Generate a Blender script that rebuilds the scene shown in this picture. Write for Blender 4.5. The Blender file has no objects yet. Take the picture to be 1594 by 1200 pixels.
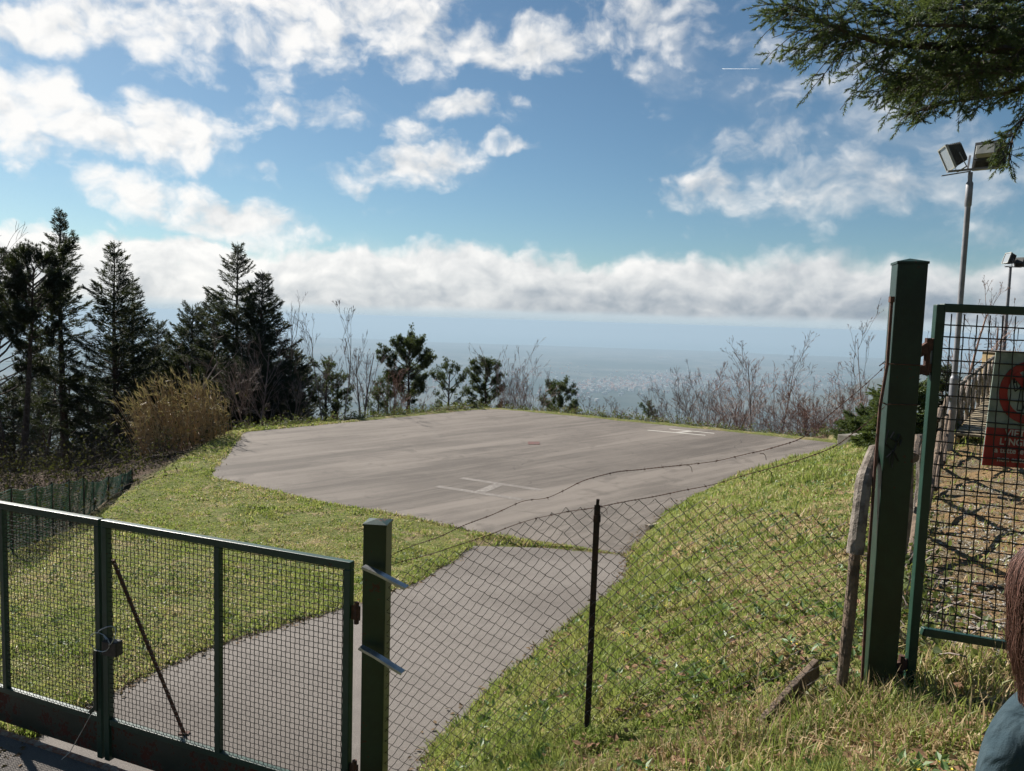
import bpy, math, random
import numpy as np
from mathutils import Vector, Matrix

# ------------------------------------------------------------------ camera
sc = bpy.context.scene
COL = sc.collection
FPX = 1200.0
TH = math.atan(102 / 1200)
RO = 0.030
_c, _s = math.cos(TH), math.sin(TH)
FW = Vector((0, _c, -_s))
_u0 = Vector((0, _s, _c))
RT = Vector((1, 0, 0)) * math.cos(RO) + _u0 * math.sin(RO)
UP = Vector((-1, 0, 0)) * math.sin(RO) + _u0 * math.cos(RO)
cam_d = bpy.data.cameras.new('camera')
cam = bpy.data.objects.new('camera', cam_d)
COL.objects.link(cam)
m = Matrix((RT, UP, -FW)).transposed().to_4x4()
cam.matrix_world = m
cam_d.sensor_fit = 'HORIZONTAL'
cam_d.sensor_width = 36
cam_d.lens = 36 * FPX / 1594
cam_d.clip_start = 0.05
cam_d.clip_end = 400000
sc.camera = cam

def ray(px, py):
    """direction (per metre of Y) of a point of the view, used to survey where things stand"""
    d = FW + RT * ((px - 797) / FPX) - UP * ((py - 600) / FPX)
    return d / d.y
def at_z(px, py, z):
    d = ray(px, py); return d * (z / d.z)
def at_y(px, py, y):
    return ray(px, py) * y

# ------------------------------------------------------------------ light
SUN_AZ = math.radians(-45)     # left of the view
SUN_EL = math.radians(36)
sd = Vector((math.sin(SUN_AZ) * math.cos(SUN_EL), math.cos(SUN_AZ) * math.cos(SUN_EL), math.sin(SUN_EL)))
sl = bpy.data.lights.new('sun', 'SUN')
sl.energy = 5.0
sl.angle = math.radians(0.5)
sl.color = (1, 0.94, 0.86)
so = bpy.data.objects.new('sun', sl)
COL.objects.link(so)
so.rotation_euler = sd.to_track_quat('Z', 'Y').to_euler()

sc.view_settings.view_transform = 'Standard'
sc.view_settings.look = 'None'
sc.view_settings.exposure = 0.95
sc.view_settings.gamma = 1
sc.cycles.max_bounces = 7
sc.cycles.diffuse_bounces = 3
sc.cycles.glossy_bounces = 2
sc.cycles.transmission_bounces = 4
sc.cycles.transparent_max_bounces = 8
sc.cycles.volume_bounces = 1
sc.cycles.use_adaptive_sampling = True
sc.cycles.adaptive_threshold = 0.02
sc.cycles.sample_clamp_indirect = 8

# ------------------------------------------------------------------ node helpers
class NT:
    def __init__(s, tree):
        s.t = tree; s.n = tree.nodes; s.l = tree.links
    def new(s, typ, **kw):
        n = s.n.new(typ)
        for k, v in kw.items():
            if hasattr(n, k): setattr(n, k, v)
        return n
    def put(s, sock, v):
        if isinstance(v, bpy.types.NodeSocket): s.l.new(v, sock)
        elif v is not None:
            if isinstance(v, (tuple, list)) and len(v) == 3 and sock.type == 'RGBA': v = (*v, 1)
            sock.default_value = v
    def m(s, op, a, b=None, c=None, clamp=False):
        n = s.n.new('ShaderNodeMath'); n.operation = op; n.use_clamp = clamp
        s.put(n.inputs[0], a)
        if b is not None: s.put(n.inputs[1], b)
        if c is not None: s.put(n.inputs[2], c)
        return n.outputs[0]
    def vm(s, op, a, b=None, sc_=None):
        n = s.n.new('ShaderNodeVectorMath'); n.operation = op
        s.put(n.inputs[0], a)
        if b is not None: s.put(n.inputs[1], b)
        if sc_ is not None: s.put(n.inputs['Scale'], sc_)
        return n.outputs['Value'] if op in ('LENGTH', 'DOT_PRODUCT', 'DISTANCE') else n.outputs[0]
    def noise(s, vec, scale, detail=4, rough=0.5, dist=0.0, lac=2.0):
        n = s.n.new('ShaderNodeTexNoise')
        s.put(n.inputs['Vector'], vec); s.put(n.inputs['Scale'], scale)
        n.inputs['Detail'].default_value = detail; n.inputs['Roughness'].default_value = rough
        n.inputs['Distortion'].default_value = dist; n.inputs['Lacunarity'].default_value = lac
        return n.outputs['Fac']
    def ss(s, v, lo, hi, a=0.0, b=1.0, kind='SMOOTHSTEP'):
        n = s.n.new('ShaderNodeMapRange'); n.interpolation_type = kind
        s.put(n.inputs[0], v); s.put(n.inputs[1], lo); s.put(n.inputs[2], hi); s.put(n.inputs[3], a); s.put(n.inputs[4], b)
        return n.outputs[0]
    def mix(s, f, a, b, blend='MIX'):
        n = s.n.new('ShaderNodeMix'); n.data_type = 'RGBA'; n.blend_type = blend
        s.put(n.inputs[0], f); s.put(n.inputs[6], a); s.put(n.inputs[7], b)
        return n.outputs[2]
    def comb(s, x, y, z):
        n = s.n.new('ShaderNodeCombineXYZ'); s.put(n.inputs[0], x); s.put(n.inputs[1], y); s.put(n.inputs[2], z)
        return n.outputs[0]

# ------------------------------------------------------------------ sky
world = bpy.data.worlds.new('World')
sc.world = world
world.use_nodes = True
W = NT(world.node_tree)
W.n.clear()
sky = W.new('ShaderNodeTexSky', sky_type='NISHITA', sun_disc=False)
sky.sun_elevation = SUN_EL
sky.sun_rotation = SUN_AZ
sky.altitude = 900
sky.air_density = 1.0
sky.dust_density = 0.7
sky.ozone_density = 4.0
tc = W.new('ShaderNodeTexCoord')
G = tc.outputs['Generated']
sx = W.new('ShaderNodeSeparateXYZ'); W.put(sx.inputs[0], G)
X, Y, Z = sx.outputs
AZ = W.m('ARCTAN2', X, Y)
EL = W.m('ARCSINE', Z)
# cloud fields: heading, elevation, half width, half height, tilt, weight   (surveyed from the view)
def ae(px, py):
    d = ray(px, py).normalized()
    return math.atan2(d.x, d.y), math.asin(d.z)
BL = [  # px, py, rx, ry, tilt(deg, + = right end higher), weight
    (60, 20, 130, 50, 0, .95), (220, 30, 160, 60, -8, .9), (420, 60, 190, 70, 6, .7), (560, 20, 150, 70, 0, .85), (650, 50, 120, 70, 0, .85), (330, -20, 300, 60, 0, .9),
    (820, 70, 120, 50, 4, .85), (260, 95, 120, 40, 0, .45), (150, 75, 70, 25, -10, .5),
    (40, 155, 115, 70, -20, 1.1), (140, 200, 120, 45, -8, 1.05), (250, 205, 75, 55, 0, 1.1), (235, 240, 60, 40, -30, .7),
    (370, 195, 60, 45, 10, .75), (480, 168, 110, 28, 0, .6), (365, 240, 25, 25, 0, .4),
    (640, 195, 50, 28, 10, .75), (730, 170, 100, 26, 0, .75), (785, 225, 60, 16, 0, .6),
    (650, 262, 105, 46, 12, 1.0), (545, 290, 55, 26, -20, .65),
    (320, 330, 185, 42, -12, 1.05), (310, 290, 30, 22, 0, .6), (422, 272, 24, 16, -20, .55), (420, 350, 90, 22, -12, .8),
    (1000, 20, 150, 80, 0, .72), (1030, 100, 70, 60, -20, .6), (1230, 60, 130, 60, 0, .62), (1180, 110, 60, 40, 0, .35),
    (1240, 190, 160, 90, 20, .68), (1360, 130, 200, 120, 0, .62),
    (1150, 305, 150, 40, -5, .9), (1340, 290, 200, 62, 6, .95), (1500, 260, 180, 70, 0, .8), (1060, 285, 60, 20, 0, .6),
    (1590, 360, 120, 90, 0, .6), (1100, 350, 110, 25, 0, .42), (100, 280, 90, 16, 0, .35), (600, 330, 60, 12, 0, .3),
    (10, 245, 40, 20, 0, .5),
]
vec = W.comb(AZ, EL, 0.0)
# domain warp so that no outline is an ellipse
wn = W.new('ShaderNodeTexNoise'); W.put(wn.inputs['Vector'], vec); wn.inputs['Scale'].default_value = 9; wn.inputs['Detail'].default_value = 5; wn.inputs['Roughness'].default_value = .55
warp = W.vm('SCALE', W.vm('SUBTRACT', wn.outputs['Color'], (0.5, 0.5, 0.5)), sc_=0.065)
wv = W.vm('ADD', vec, warp)
sx2 = W.new('ShaderNodeSeparateXYZ'); W.put(sx2.inputs[0], wv)
A2, E2 = sx2.outputs[0], sx2.outputs[1]
acc = None
for px, py, rx, ry, tl, w in BL:
    a0, e0 = ae(px, py)
    t = math.radians(tl - 1.7)
    ct, st = math.cos(t), math.sin(t)
    kx, ky = FPX / rx, FPX / ry
    # (a-a0)*ct+(e-e0)*st scaled ; as dot products
    u = W.vm('DOT_PRODUCT', W.vm('SUBTRACT', wv, (a0, e0, 0)), (ct * kx, st * kx, 0))
    v = W.vm('DOT_PRODUCT', W.vm('SUBTRACT', wv, (a0, e0, 0)), (-st * ky, ct * ky, 0))
    q = W.m('SUBTRACT', w, W.m('MULTIPLY', W.m('ADD', W.m('MULTIPLY', u, u), W.m('MULTIPLY', v, v)), 0.66 * w))
    acc = q if acc is None else W.m('SMOOTH_MAX', acc, q, 0.12)
# low bank of cumulus along the horizon
bank_top = W.m('ADD', 0.102, W.m('MULTIPLY', W.m('SUBTRACT', W.noise(W.comb(AZ, 0.0, 3.7), 4.2, 5, .55), .5), .085))
# taller on the right, notch left of centre-right
bank = W.m('MULTIPLY', W.m('SUBTRACT', bank_top, E2), 38)
bank = W.m('MINIMUM', bank, 1.45)
acc = W.m('SMOOTH_MAX', W.m('MAXIMUM', acc, -0.6), bank, 0.1)
def voro(v):
    n = W.new('ShaderNodeTexVoronoi', feature='SMOOTH_F1', voronoi_dimensions='2D'); W.put(n.inputs['Vector'], W.vm('MULTIPLY', v, (1, 1.4, 1))); n.inputs['Scale'].default_value = 17
    n.inputs['Detail'].default_value = 2.5; n.inputs['Roughness'].default_value = .55; n.inputs['Smoothness'].default_value = .35
    return W.m('SUBTRACT', .55, n.outputs['Distance'])
bill, billo = voro(wv), voro(W.vm('ADD', wv, (-.009, .011, 0)))
nz = W.noise(W.vm('MULTIPLY', wv, (1, 1.35, 1)), 22, 8, .60, .12)
nz2 = W.noise(W.vm('MULTIPLY', vec, (1, 1.5, 1)), 7, 7, .6, .6)
D = W.m('ADD', W.m('MULTIPLY_ADD', bill, .45, acc), W.m('ADD', W.m('MULTIPLY', W.m('SUBTRACT', nz, .5), 1.35), W.m('MULTIPLY', W.m('SUBTRACT', nz2, .5), .7)))
alpha = W.m('MULTIPLY', W.ss(D, 0.20, W.ss(AZ, .05, .5, .92, 1.45, 'LINEAR')), .96)
wisp = W.ss(W.m('ADD', nz2, W.m('MULTIPLY', acc, .15)), .55, .85, 0, .25)
alpha = W.m('MAXIMUM', alpha, W.m('MULTIPLY', wisp, W.ss(D, -.3, .5)))
# relief: density a little way towards the sun
off = (-0.020, 0.022, 0)
nzo = W.noise(W.vm('MULTIPLY', W.vm('ADD', wv, off), (1, 1.35, 1)), 22, 6, .6, .25)
nzo2 = W.noise(W.vm('MULTIPLY', W.vm('ADD', vec, (-.03, .035, 0)), (1, 1.5, 1)), 7, 4, .55, .6)
nzs = W.noise(W.vm('MULTIPLY', wv, (1, 1.35, 1)), 22, 6, .6, .25)
nzs2 = W.noise(W.vm('MULTIPLY', vec, (1, 1.5, 1)), 7, 4, .55, .6)
rel = W.m('MULTIPLY_ADD', W.m('SUBTRACT', bill, billo), .75, W.m('ADD', W.m('MULTIPLY', W.m('SUBTRACT', nzs, nzo), 1.5), W.m('MULTIPLY', W.m('SUBTRACT', nzs2, nzo2), 1.8)))
thick = W.ss(D, .5, 1.6)
sunside = W.ss(AZ, -.75, .55, 1.0, 0.0, 'LINEAR')          # clouds near the sun are brighter
lit = W.m('ADD', W.m('MULTIPLY', rel, .40), W.m('ADD', .64, W.m('MULTIPLY', sunside, .42)))
lit = W.m('SUBTRACT', lit, W.m('MULTIPLY', thick, W.m('SUBTRACT', .22, W.m('MULTIPLY', sunside, .2))))
# grey undersides of the low bank, in flat streaks
streak = W.noise(W.comb(W.m('MULTIPLY', AZ, 2.2), W.m('MULTIPLY', EL, 26), 0.0), 2.2, 5, .55)
low = W.ss(W.m('ADD', EL, W.m('MULTIPLY', W.m('SUBTRACT', streak, .5), .03)), (.016), .066, 1, 0)
lit = W.m('SUBTRACT', lit, W.m('MULTIPLY', low, W.m('SUBTRACT', .40, W.m('MULTIPLY', sunside, .16))), clamp=True)
ccol = W.mix(lit, (.30, .36, .43), (1.0, .985, .96))
# veil of air just over the horizon
veil = W.ss(W.m('ADD', EL, W.m('MULTIPLY', W.m('SUBTRACT', streak, .5), .012)), .006, .017, 1, 0)
vcol = W.mix(W.ss(EL, .0, .016), (.49, .59, .65), W.mix(sunside, (.52, .61, .67), (.68, .76, .79)))
b1 = W.new('ShaderNodeBackground'); W.put(b1.inputs[0], W.vm('MULTIPLY', sky.outputs[0], (.80, .90, .84))); b1.inputs[1].default_value = 0.0505
b2 = W.new('ShaderNodeBackground'); W.put(b2.inputs[0], ccol); b2.inputs[1].default_value = 0.53
b3 = W.new('ShaderNodeBackground'); W.put(b3.inputs[0], vcol); b3.inputs[1].default_value = 0.55
mx = W.new('ShaderNodeMixShader'); W.put(mx.inputs[0], alpha); W.l.new(b1.outputs[0], mx.inputs[1]); W.l.new(b2.outputs[0], mx.inputs[2])
mx2 = W.new('ShaderNodeMixShader'); W.put(mx2.inputs[0], W.m('MULTIPLY', veil, .92)); W.l.new(mx.outputs[0], mx2.inputs[1]); W.l.new(b3.outputs[0], mx2.inputs[2])
wo = W.new('ShaderNodeOutputWorld'); W.l.new(mx2.outputs[0], wo.inputs[0])
world.cycles.sampling_method = 'MANUAL'
world.cycles.sample_map_resolution = 1024

# ------------------------------------------------------------------ mesh helpers
rng = np.random.default_rng(7)
random.seed(7)

def link(o, parent=None):
    COL.objects.link(o)
    if parent is not None: o.parent = parent
    return o
class MB:
    def __init__(s):
        s.V = []; s.F = []; s.n = 0; s.mi = []
    def add(s, V, F, mi=0):
        V = np.asarray(V, float).reshape(-1, 3)
        F = np.asarray(F, int)
        s.V.append(V); s.F.append(F + s.n); s.mi.append((len(F), mi)); s.n += len(V)
    def box(s, c, size, R=None, mi=0):
        h = np.array(size) / 2
        q = np.array([[x, y, z] for x in (-1, 1) for y in (-1, 1) for z in (-1, 1)]) * h
        if R is not None: q = q @ np.array(R).T
        s.add(q + np.array(c), [[0, 1, 3, 2], [4, 6, 7, 5], [0, 4, 5, 1], [2, 3, 7, 6], [0, 2, 6, 4], [1, 5, 7, 3]], mi)
    def beam(s, p, q, w, d, up=(0, 0, 1), mi=0):
        """box bar from p to q, w across, d deep"""
        p, q = np.array(p, float), np.array(q, float)
        a = q - p; L = np.linalg.norm(a); a /= L
        u = np.array(up, float)
        x = np.cross(a, u)
        if np.linalg.norm(x) < 1e-5: x = np.cross(a, [1, 0, 0])
        x /= np.linalg.norm(x); y = np.cross(x, a)
        s.box((p + q) / 2, (w, L, d), np.stack([x, a, y], 1), mi)
    def segs(s, P0, P1, r0, r1, n=3, mi=0):
        """many open tapered prisms at once"""
        P0 = np.asarray(P0, float).reshape(-1, 3); P1 = np.asarray(P1, float).reshape(-1, 3)
        k = len(P0)
        if k == 0: return
        r0 = np.broadcast_to(np.asarray(r0, float), (k,)); r1 = np.broadcast_to(np.asarray(r1, float), (k,))
        a = P1 - P0; a = a / (np.linalg.norm(a, axis=1, keepdims=True) + 1e-9)
        ref = np.where(np.abs(a[:, 2:3]) > .9, np.array([[1., 0, 0]]), np.array([[0, 0, 1.]]))
        x = np.cross(a, ref); x /= np.linalg.norm(x, axis=1, keepdims=True) + 1e-9
        y = np.cross(a, x)
        an = np.arange(n) * 2 * math.pi / n
        cs, sn = np.cos(an), np.sin(an)
        ring = x[:, None, :] * cs[None, :, None] + y[:, None, :] * sn[None, :, None]
        A = P0[:, None, :] + ring * r0[:, None, None]
        B = P1[:, None, :] + ring * r1[:, None, None]
        V = np.concatenate([A, B], 1).reshape(-1, 3)
        base = (np.arange(k) * 2 * n)[:, None, None]
        i = np.arange(n); j = (i + 1) % n
        F = np.stack([i, j, j + n, i + n], 1)[None] + base
        s.add(V, F.reshape(-1, 4), mi)
    def tube(s, pts, rad, n=8, mi=0, caps=True, jit=0.0):
        """one connected tube along pts"""
        P = np.asarray(pts, float); k = len(P)
        r = np.broadcast_to(np.asarray(rad, float), (k,))
        T = np.gradient(P, axis=0); T /= np.linalg.norm(T, axis=1, keepdims=True) + 1e-9
        ref = np.array([0, 0, 1.]) if abs(T[0, 2]) < .9 else np.array([1., 0, 0])
        V = []
        x = np.cross(T[0], ref)
        for i in range(k):
            x = x - T[i] * np.dot(x, T[i]); x /= np.linalg.norm(x) + 1e-9
            y = np.cross(T[i], x)
            for q in range(n):
                a = 2 * math.pi * q / n
                rr = r[i] * (1 + (random.uniform(-jit, jit) if jit else 0))
                V.append(P[i] + (x * math.cos(a) + y * math.sin(a)) * rr)
        F = []
        for i in range(k - 1):
            for q in range(n):
                F.append([i * n + q, i * n + (q + 1) % n, (i + 1) * n + (q + 1) % n, (i + 1) * n + q])
        s.add(V, F, mi)
        if caps:
            for i in (0, k - 1):
                c = P[i]; ring = [V[i * n + q] for q in range(n)]
                s.add([c] + ring, [[0, 1 + q, 1 + (q + 1) % n] for q in range(n)], mi)
    def build(s, name, mat, parent=None, smooth=False, loc=None, bevel=0):
        me = bpy.data.meshes.new(name)
        V = np.concatenate(s.V)
        if loc is not None: V = V - np.array(loc)
        me.vertices.add(len(V)); me.vertices.foreach_set('co', V.ravel())
        ks = np.concatenate([np.full(len(f), f.shape[1]) for f in s.F])
        lv = np.concatenate([f.ravel() for f in s.F])
        me.loops.add(len(lv)); me.loops.foreach_set('vertex_index', lv)
        me.polygons.add(len(ks))
        st = np.concatenate([[0], np.cumsum(ks)[:-1]])
        me.polygons.foreach_set('loop_start', st)
        mats = mat if isinstance(mat, (list, tuple)) else [mat]
        for mm in mats: me.materials.append(mm)
        if len(mats) > 1:
            me.polygons.foreach_set('material_index', np.concatenate([np.full(c, i) for c, i in s.mi]))
        me.update(calc_edges=True)
        me.polygons.foreach_set('use_smooth', np.full(len(ks), bool(smooth)))
        o = bpy.data.objects.new(name, me)
        if bevel:
            b = o.modifiers.new('bevel', 'BEVEL'); b.width = bevel; b.segments = 2; b.limit_method = 'ANGLE'
        if loc is not None: o.location = loc
        return link(o, parent)
def tag(o, label=None, cat=None, group=None, kind=None):
    if label: o['label'] = label
    if cat: o['category'] = cat
    if group: o['group'] = group
    if kind: o['kind'] = kind
    return o
def thing(name, loc, label, cat, group=None):
    o = bpy.data.objects.new(name, None); link(o)
    o.location = loc
    o.empty_display_size = .1
    return tag(o, label, cat, group)
def ch(mb, name, mat, t, smooth=False, bevel=0):
    """part of thing t, given in world coordinates (t has no rotation)"""
    off = Vector(t.location)
    p = t.parent
    while p is not None: off += Vector(p.location); p = p.parent
    mb.V = [v - np.array(off) for v in mb.V]
    return mb.build(name, mat, t, smooth, bevel=bevel)

# noise in numpy
def _h(ix, iy, seed):
    n = (ix.astype(np.int64) * 374761393 + iy.astype(np.int64) * 668265263 + seed * 974711) & 0x7fffffff
    n = (n ^ (n >> 13)) * 1274126177 & 0x7fffffff
    return ((n ^ (n >> 16)) & 0xffff) / 65535.0
def vnoise(x, y, seed=0):
    x = np.asarray(x, float); y = np.asarray(y, float)
    ix, iy = np.floor(x), np.floor(y); fx, fy = x - ix, y - iy
    fx = fx * fx * (3 - 2 * fx); fy = fy * fy * (3 - 2 * fy)
    a = _h(ix, iy, seed); b = _h(ix + 1, iy, seed); c = _h(ix, iy + 1, seed); d = _h(ix + 1, iy + 1, seed)
    return a + (b - a) * fx + (c - a) * fy + (a - b - c + d) * fx * fy
def fbm(x, y, seed=0, o=4):
    s = 0; a = .5; t = 0
    for i in range(o):
        s = s + a * vnoise(np.asarray(x) * 2 ** i, np.asarray(y) * 2 ** i, seed + i); t += a; a *= .5
    return s / t
def sstep(v, a, b):
    t = np.clip((v - a) / (b - a), 0, 1); return t * t * (3 - 2 * t)
def in_poly(x, y, P):
    x = np.asarray(x, float); y = np.asarray(y, float)
    r = np.zeros(x.shape, bool)
    n = len(P)
    for i in range(n):
        x0, y0 = P[i]; x1, y1 = P[(i + 1) % n]
        if y0 == y1: continue
        c = ((y0 > y) != (y1 > y)) & (x < (x1 - x0) * (y - y0) / (y1 - y0) + x0)
        r ^= c
    return r
def dist_poly(x, y, P, closed=True):
    x = np.asarray(x, float); y = np.asarray(y, float)
    d = np.full(x.shape, 1e9)
    n = len(P)
    for i in range(n if closed else n - 1):
        x0, y0 = P[i]; x1, y1 = P[(i + 1) % n]
        dx, dy = x1 - x0, y1 - y0
        t = np.clip(((x - x0) * dx + (y - y0) * dy) / (dx * dx + dy * dy + 1e-12), 0, 1)
        d = np.minimum(d, np.hypot(x - x0 - t * dx, y - y0 - t * dy))
    return d

# ------------------------------------------------------------------ terrain
PADZ = -4.6
PAD = [(-10.27, 29.42), (-8.36, 21.15), (-4.59, 18.6), (-2.23, 17.4), (-0.7, 16.35), (0.8, 15.6), (2.35, 14.9), (2.75, 15.9), (3.21, 17.1), (3.9, 18.6), (4.96, 20.3), (6.4, 22.3), (8.14, 24.3), (10.6, 27.6), (13.5, 31.0), (8.6, 34.2), (2.9, 37.6), (0.2, 39.15), (-0.85, 39.4), (-1.9, 38.8), (-6.0, 34.0)]
RL = [(-3.9, 5.0), (-3.62, 6.3), (-3.40, 7.35), (-3.12, 8.25), (-2.68, 9.07), (-2.13, 10.15), (-1.50, 11.69), (-1.05, 13.82), (-0.62, 15.7)]
RR = [(-0.85, 4.2), (-0.65, 5.37), (-0.24, 6.5), (0.13, 7.48), (0.73, 9.04), (1.42, 10.84), (2.0, 12.7), (2.28, 13.9), (2.45, 15.0)]
TOE = [(-6.0, -6.0), (-5.0, -1.0), (-3.2, 1.2), (-1.35, 3.2), (-0.85, 4.3)] + RR[1:] + PAD[8:15]
TOE_ = np.array(TOE)
SHELF = [(-10.75, 29.6), (-9.6, 20.8), (-8.9, 16.7), (-8.8, 13.2), (-8.4, 8), (-8.5, -8), (14, -12), (16, 8), (16.5, 22), (15.5, 31), (13.9, 31.6), (8.9, 34.8), (3.2, 38.2), (-0.8, 40.0), (-2.2, 39.2), (-6.4, 34.3)]
def zbase(y):
    return np.interp(y, [-10, 5.6, 6.5, 7.5, 9.1, 10.9, 12.6, 14.2, 15.5, 60], [-3.38, -3.4, -3.44, -3.55, -3.77, -4.03, -4.3, -4.5, -4.6, -4.6])
def hgt(x, y, fine=True):
    x = np.asarray(x, float); y = np.asarray(y, float)
    zb = zbase(y)
    # bank on the right of the toe line
    xt = np.interp(y, TOE_[:, 1], TOE_[:, 0])
    d = dist_poly(x, y, TOE, False) * np.where(x > xt, 1, -1)
    d = np.maximum(d, 0)
    zp = np.interp(y, [-5, 1.5, 4, 10, 14.6, 20, 30], [-1.6, -1.6, -1.75, -1.95, -2.1, -2.25, -3.2])
    w = np.interp(y, [2, 5, 10, 18, 30], [1.5, 1.75, 2.1, 3.2, 4.5])
    z = zb + (zp - zb) * (1 - np.exp(-d / w)) * 1.06
    on = sstep(d, 0, .6)
    if fine:
        z = z + on * (fbm(x * 1.3, y * 1.3, 3) - .5) * .22 + on * (fbm(x * 4, y * 4, 9, 3) - .5) * .07
    inp = in_poly(x, y, PAD); dp = dist_poly(x, y, PAD)
    road = RL + RR[::-1]
    inr = in_poly(x, y, road); dr = dist_poly(x, y, road)
    # meadow, a little higher than the asphalt
    mead = np.where(inp | inr | (d > 0), 0, sstep(np.minimum(dp, dr), .0, .35)) * np.where(y < np.maximum(4.8, 4.8 + (-.94 - x) * .4), 0, 1)
    if fine: z = z + mead * (.03 + (fbm(x * 2.2, y * 2.2, 5) - .45) * .10)
    z = np.where(inp, PADZ - .02 - .06 * sstep(dp, 0, .4), z)
    z = np.where(inr & ~inp, zb - .02 - .06 * sstep(dr, 0, .3), z)
    # outside the levelled shelf the mountain falls away
    ins = in_poly(x, y, SHELF); ds = np.where(ins, 0, dist_poly(x, y, SHELF))
    left = sstep(-x, 6, 14) * sstep(-y, -36, -24)
    back = sstep(-y, 0, 10)
    slope = .46 * (1 - left) + .17 * left
    fall = slope * np.minimum(ds, 14) + (.30) * np.clip(ds - 14, 0, 60) * (1 - .6 * left) + .36 * np.maximum(ds - 74, 0)
    fall = fall * (1 - back) - back * .2 * ds
    z = z - fall
    if fine: z = z + sstep(ds, 0, 3) * (fbm(x * .5, y * .5, 11) - .5) * np.minimum(1.2, .2 + ds * .05) + sstep(ds, 60, 300) * (fbm(x * .004, y * .004, 21) - .5) * 160
    r = np.hypot(x, y)
    R2 = 2 * 6371000.0
    plain = -900 - r * r / R2 + 30 * sstep(fbm(x * .00025, y * .00025, 31, 3), .5, .75)* sstep(r, 40000, 8000)
    # coast: straight line
    coast = (0.20 * x + y) - 31800
    plain = plain - np.maximum(coast, -60) * .02 * (coast > -60) 
    # foothill spur out to the right
    spur = 520 * np.exp(-((x - 4300) / 900) ** 2 - ((y - 7600) / 1500) ** 2) * (.7 + .6 * fbm(x * .0016, y * .0016, 41))
    hill = 0
    out = np.maximum(z, plain + spur)
    # far behind the camera keep it on the mountain
    return out
def hz(x, y): return float(hgt(np.array([x]), np.array([y]))[0])

def spaced(lo, hi, step, far, g=1.09):
    a = list(np.arange(lo, hi + 1e-6, step))
    s = step; v = a[-1]
    while v < far: s *= g; v += s; a.append(v)
    s = step; v = a[0]; b = []
    while v > -far: s *= g; v -= s; b.append(v)
    return np.array(b[::-1] + a)
xs = spaced(-13, 15.5, .16, 90000)
ys = spaced(0, 41, .16, 90000)
ys = ys[ys > -3000]
gx, gy = np.meshgrid(xs, ys)
gz = hgt(gx, gy)
nx, ny = len(xs), len(ys)
gm = MB()
idx = np.arange(nx * ny).reshape(ny, nx)
F = np.stack([idx[:-1, :-1], idx[:-1, 1:], idx[1:, 1:], idx[1:, :-1]], -1).reshape(-1, 4)
cx = (gx[:-1, :-1] + gx[1:, 1:]).ravel() / 2; cy = (gy[:-1, :-1] + gy[1:, 1:]).ravel() / 2
cz = gz[:-1, :-1].ravel()
rr = np.hypot(cx, cy)
near = rr < 70
mt = np.where(near, 0, np.where((cz > -880) & (rr < 14000), 1, 2))

# ------------------------------------------------------------------ materials
def mat(name):
    m = bpy.data.materials.new(name); m.use_nodes = True
    t = NT(m.node_tree)
    b = t.n['Principled BSDF']
    return m, t, b
def obj_co(t):
    return t.new('ShaderNodeTexCoord').outputs['Object']
def pos(t):
    return t.new('ShaderNodeNewGeometry').outputs['Position']
def bump(t, b, h, strength=.5, dist=.02):
    n = t.new('ShaderNodeBump'); t.put(n.inputs['Height'], h); n.inputs['Strength'].default_value = strength; n.inputs['Distance'].default_value = dist
    t.l.new(n.outputs[0], b.inputs['Normal'])

def m_simple(name, col, rough=.6, col2=None, scale=8, metal=0, bmp=0, bscale=60, detail=5, lo=.4, hi=.65, spec=.4):
    m, t, b = mat(name)
    co = obj_co(t)
    if col2:
        t.put(b.inputs['Base Color'], t.mix(t.ss(t.noise(co, scale, detail, .6), lo, hi), col, col2))
    else: t.put(b.inputs['Base Color'], col)
    b.inputs['Roughness'].default_value = rough; b.inputs['Metallic'].default_value = metal
    b.inputs['Specular IOR Level'].default_value = spec
    if bmp: bump(t, b, t.noise(co, bscale, 4, .6), bmp, .01)
    return m

# soil / turf
m_soil, t, b = mat('turf soil')
P = pos(t)
n1 = t.noise(P, 1.1, 5, .6); n2 = t.noise(P, 9, 6, .65); n3 = t.noise(P, 60, 4, .6)
c1 = t.mix(t.ss(n2, .35, .65), (.095, .12, .03), (.17, .175, .055))
c2 = t.mix(t.ss(n2, .35, .7), (.20, .15, .08), (.30, .25, .14))
sp = t.new('ShaderNodeSeparateXYZ'); t.put(sp.inputs[0], P)
col = t.mix(t.ss(t.m('ADD', n1, t.m('MULTIPLY', t.m('SUBTRACT', n2, .5), .5)), .50, .66), c1, c2)
col = t.mix(t.ss(n3, .45, .75, 0, .5), col, (.05, .045, .025))
# brushwood floor beyond the fence on the left and down the slopes
dead = t.mix(t.ss(n2, .3, .7), (.035, .024, .016), (.10, .068, .045))
dead = t.mix(t.ss(n1, .55, .65, 0, .5), dead, (.05, .07, .03))
att = t.new('ShaderNodeAttribute'); att.attribute_name = 'wild'
col = t.mix(att.outputs['Fac'], col, dead)
# gravel footpath
grv = t.new('ShaderNodeTexVoronoi'); t.put(grv.inputs['Vector'], P); grv.inputs['Scale'].default_value = 34
gcol = t.mix(t.ss(grv.outputs['Distance'], .1, .5), (.30, .27, .22), (.11, .085, .05))
gcol = t.mix(t.ss(t.noise(P, 2.3, 5, .6), .42, .6), gcol, t.mix(n2, (.17, .105, .05), (.25, .175, .09)))
att2 = t.new('ShaderNodeAttribute'); att2.attribute_name = 'path'
col = t.mix(att2.outputs['Fac'], col, gcol)
t.put(b.inputs['Base Color'], col); b.inputs['Roughness'].default_value = .95; b.inputs['Specular IOR Level'].default_value = .1
bump(t, b, t.m('ADD', n3, t.m('MULTIPLY', n2, 2)), .8, .03)

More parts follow.
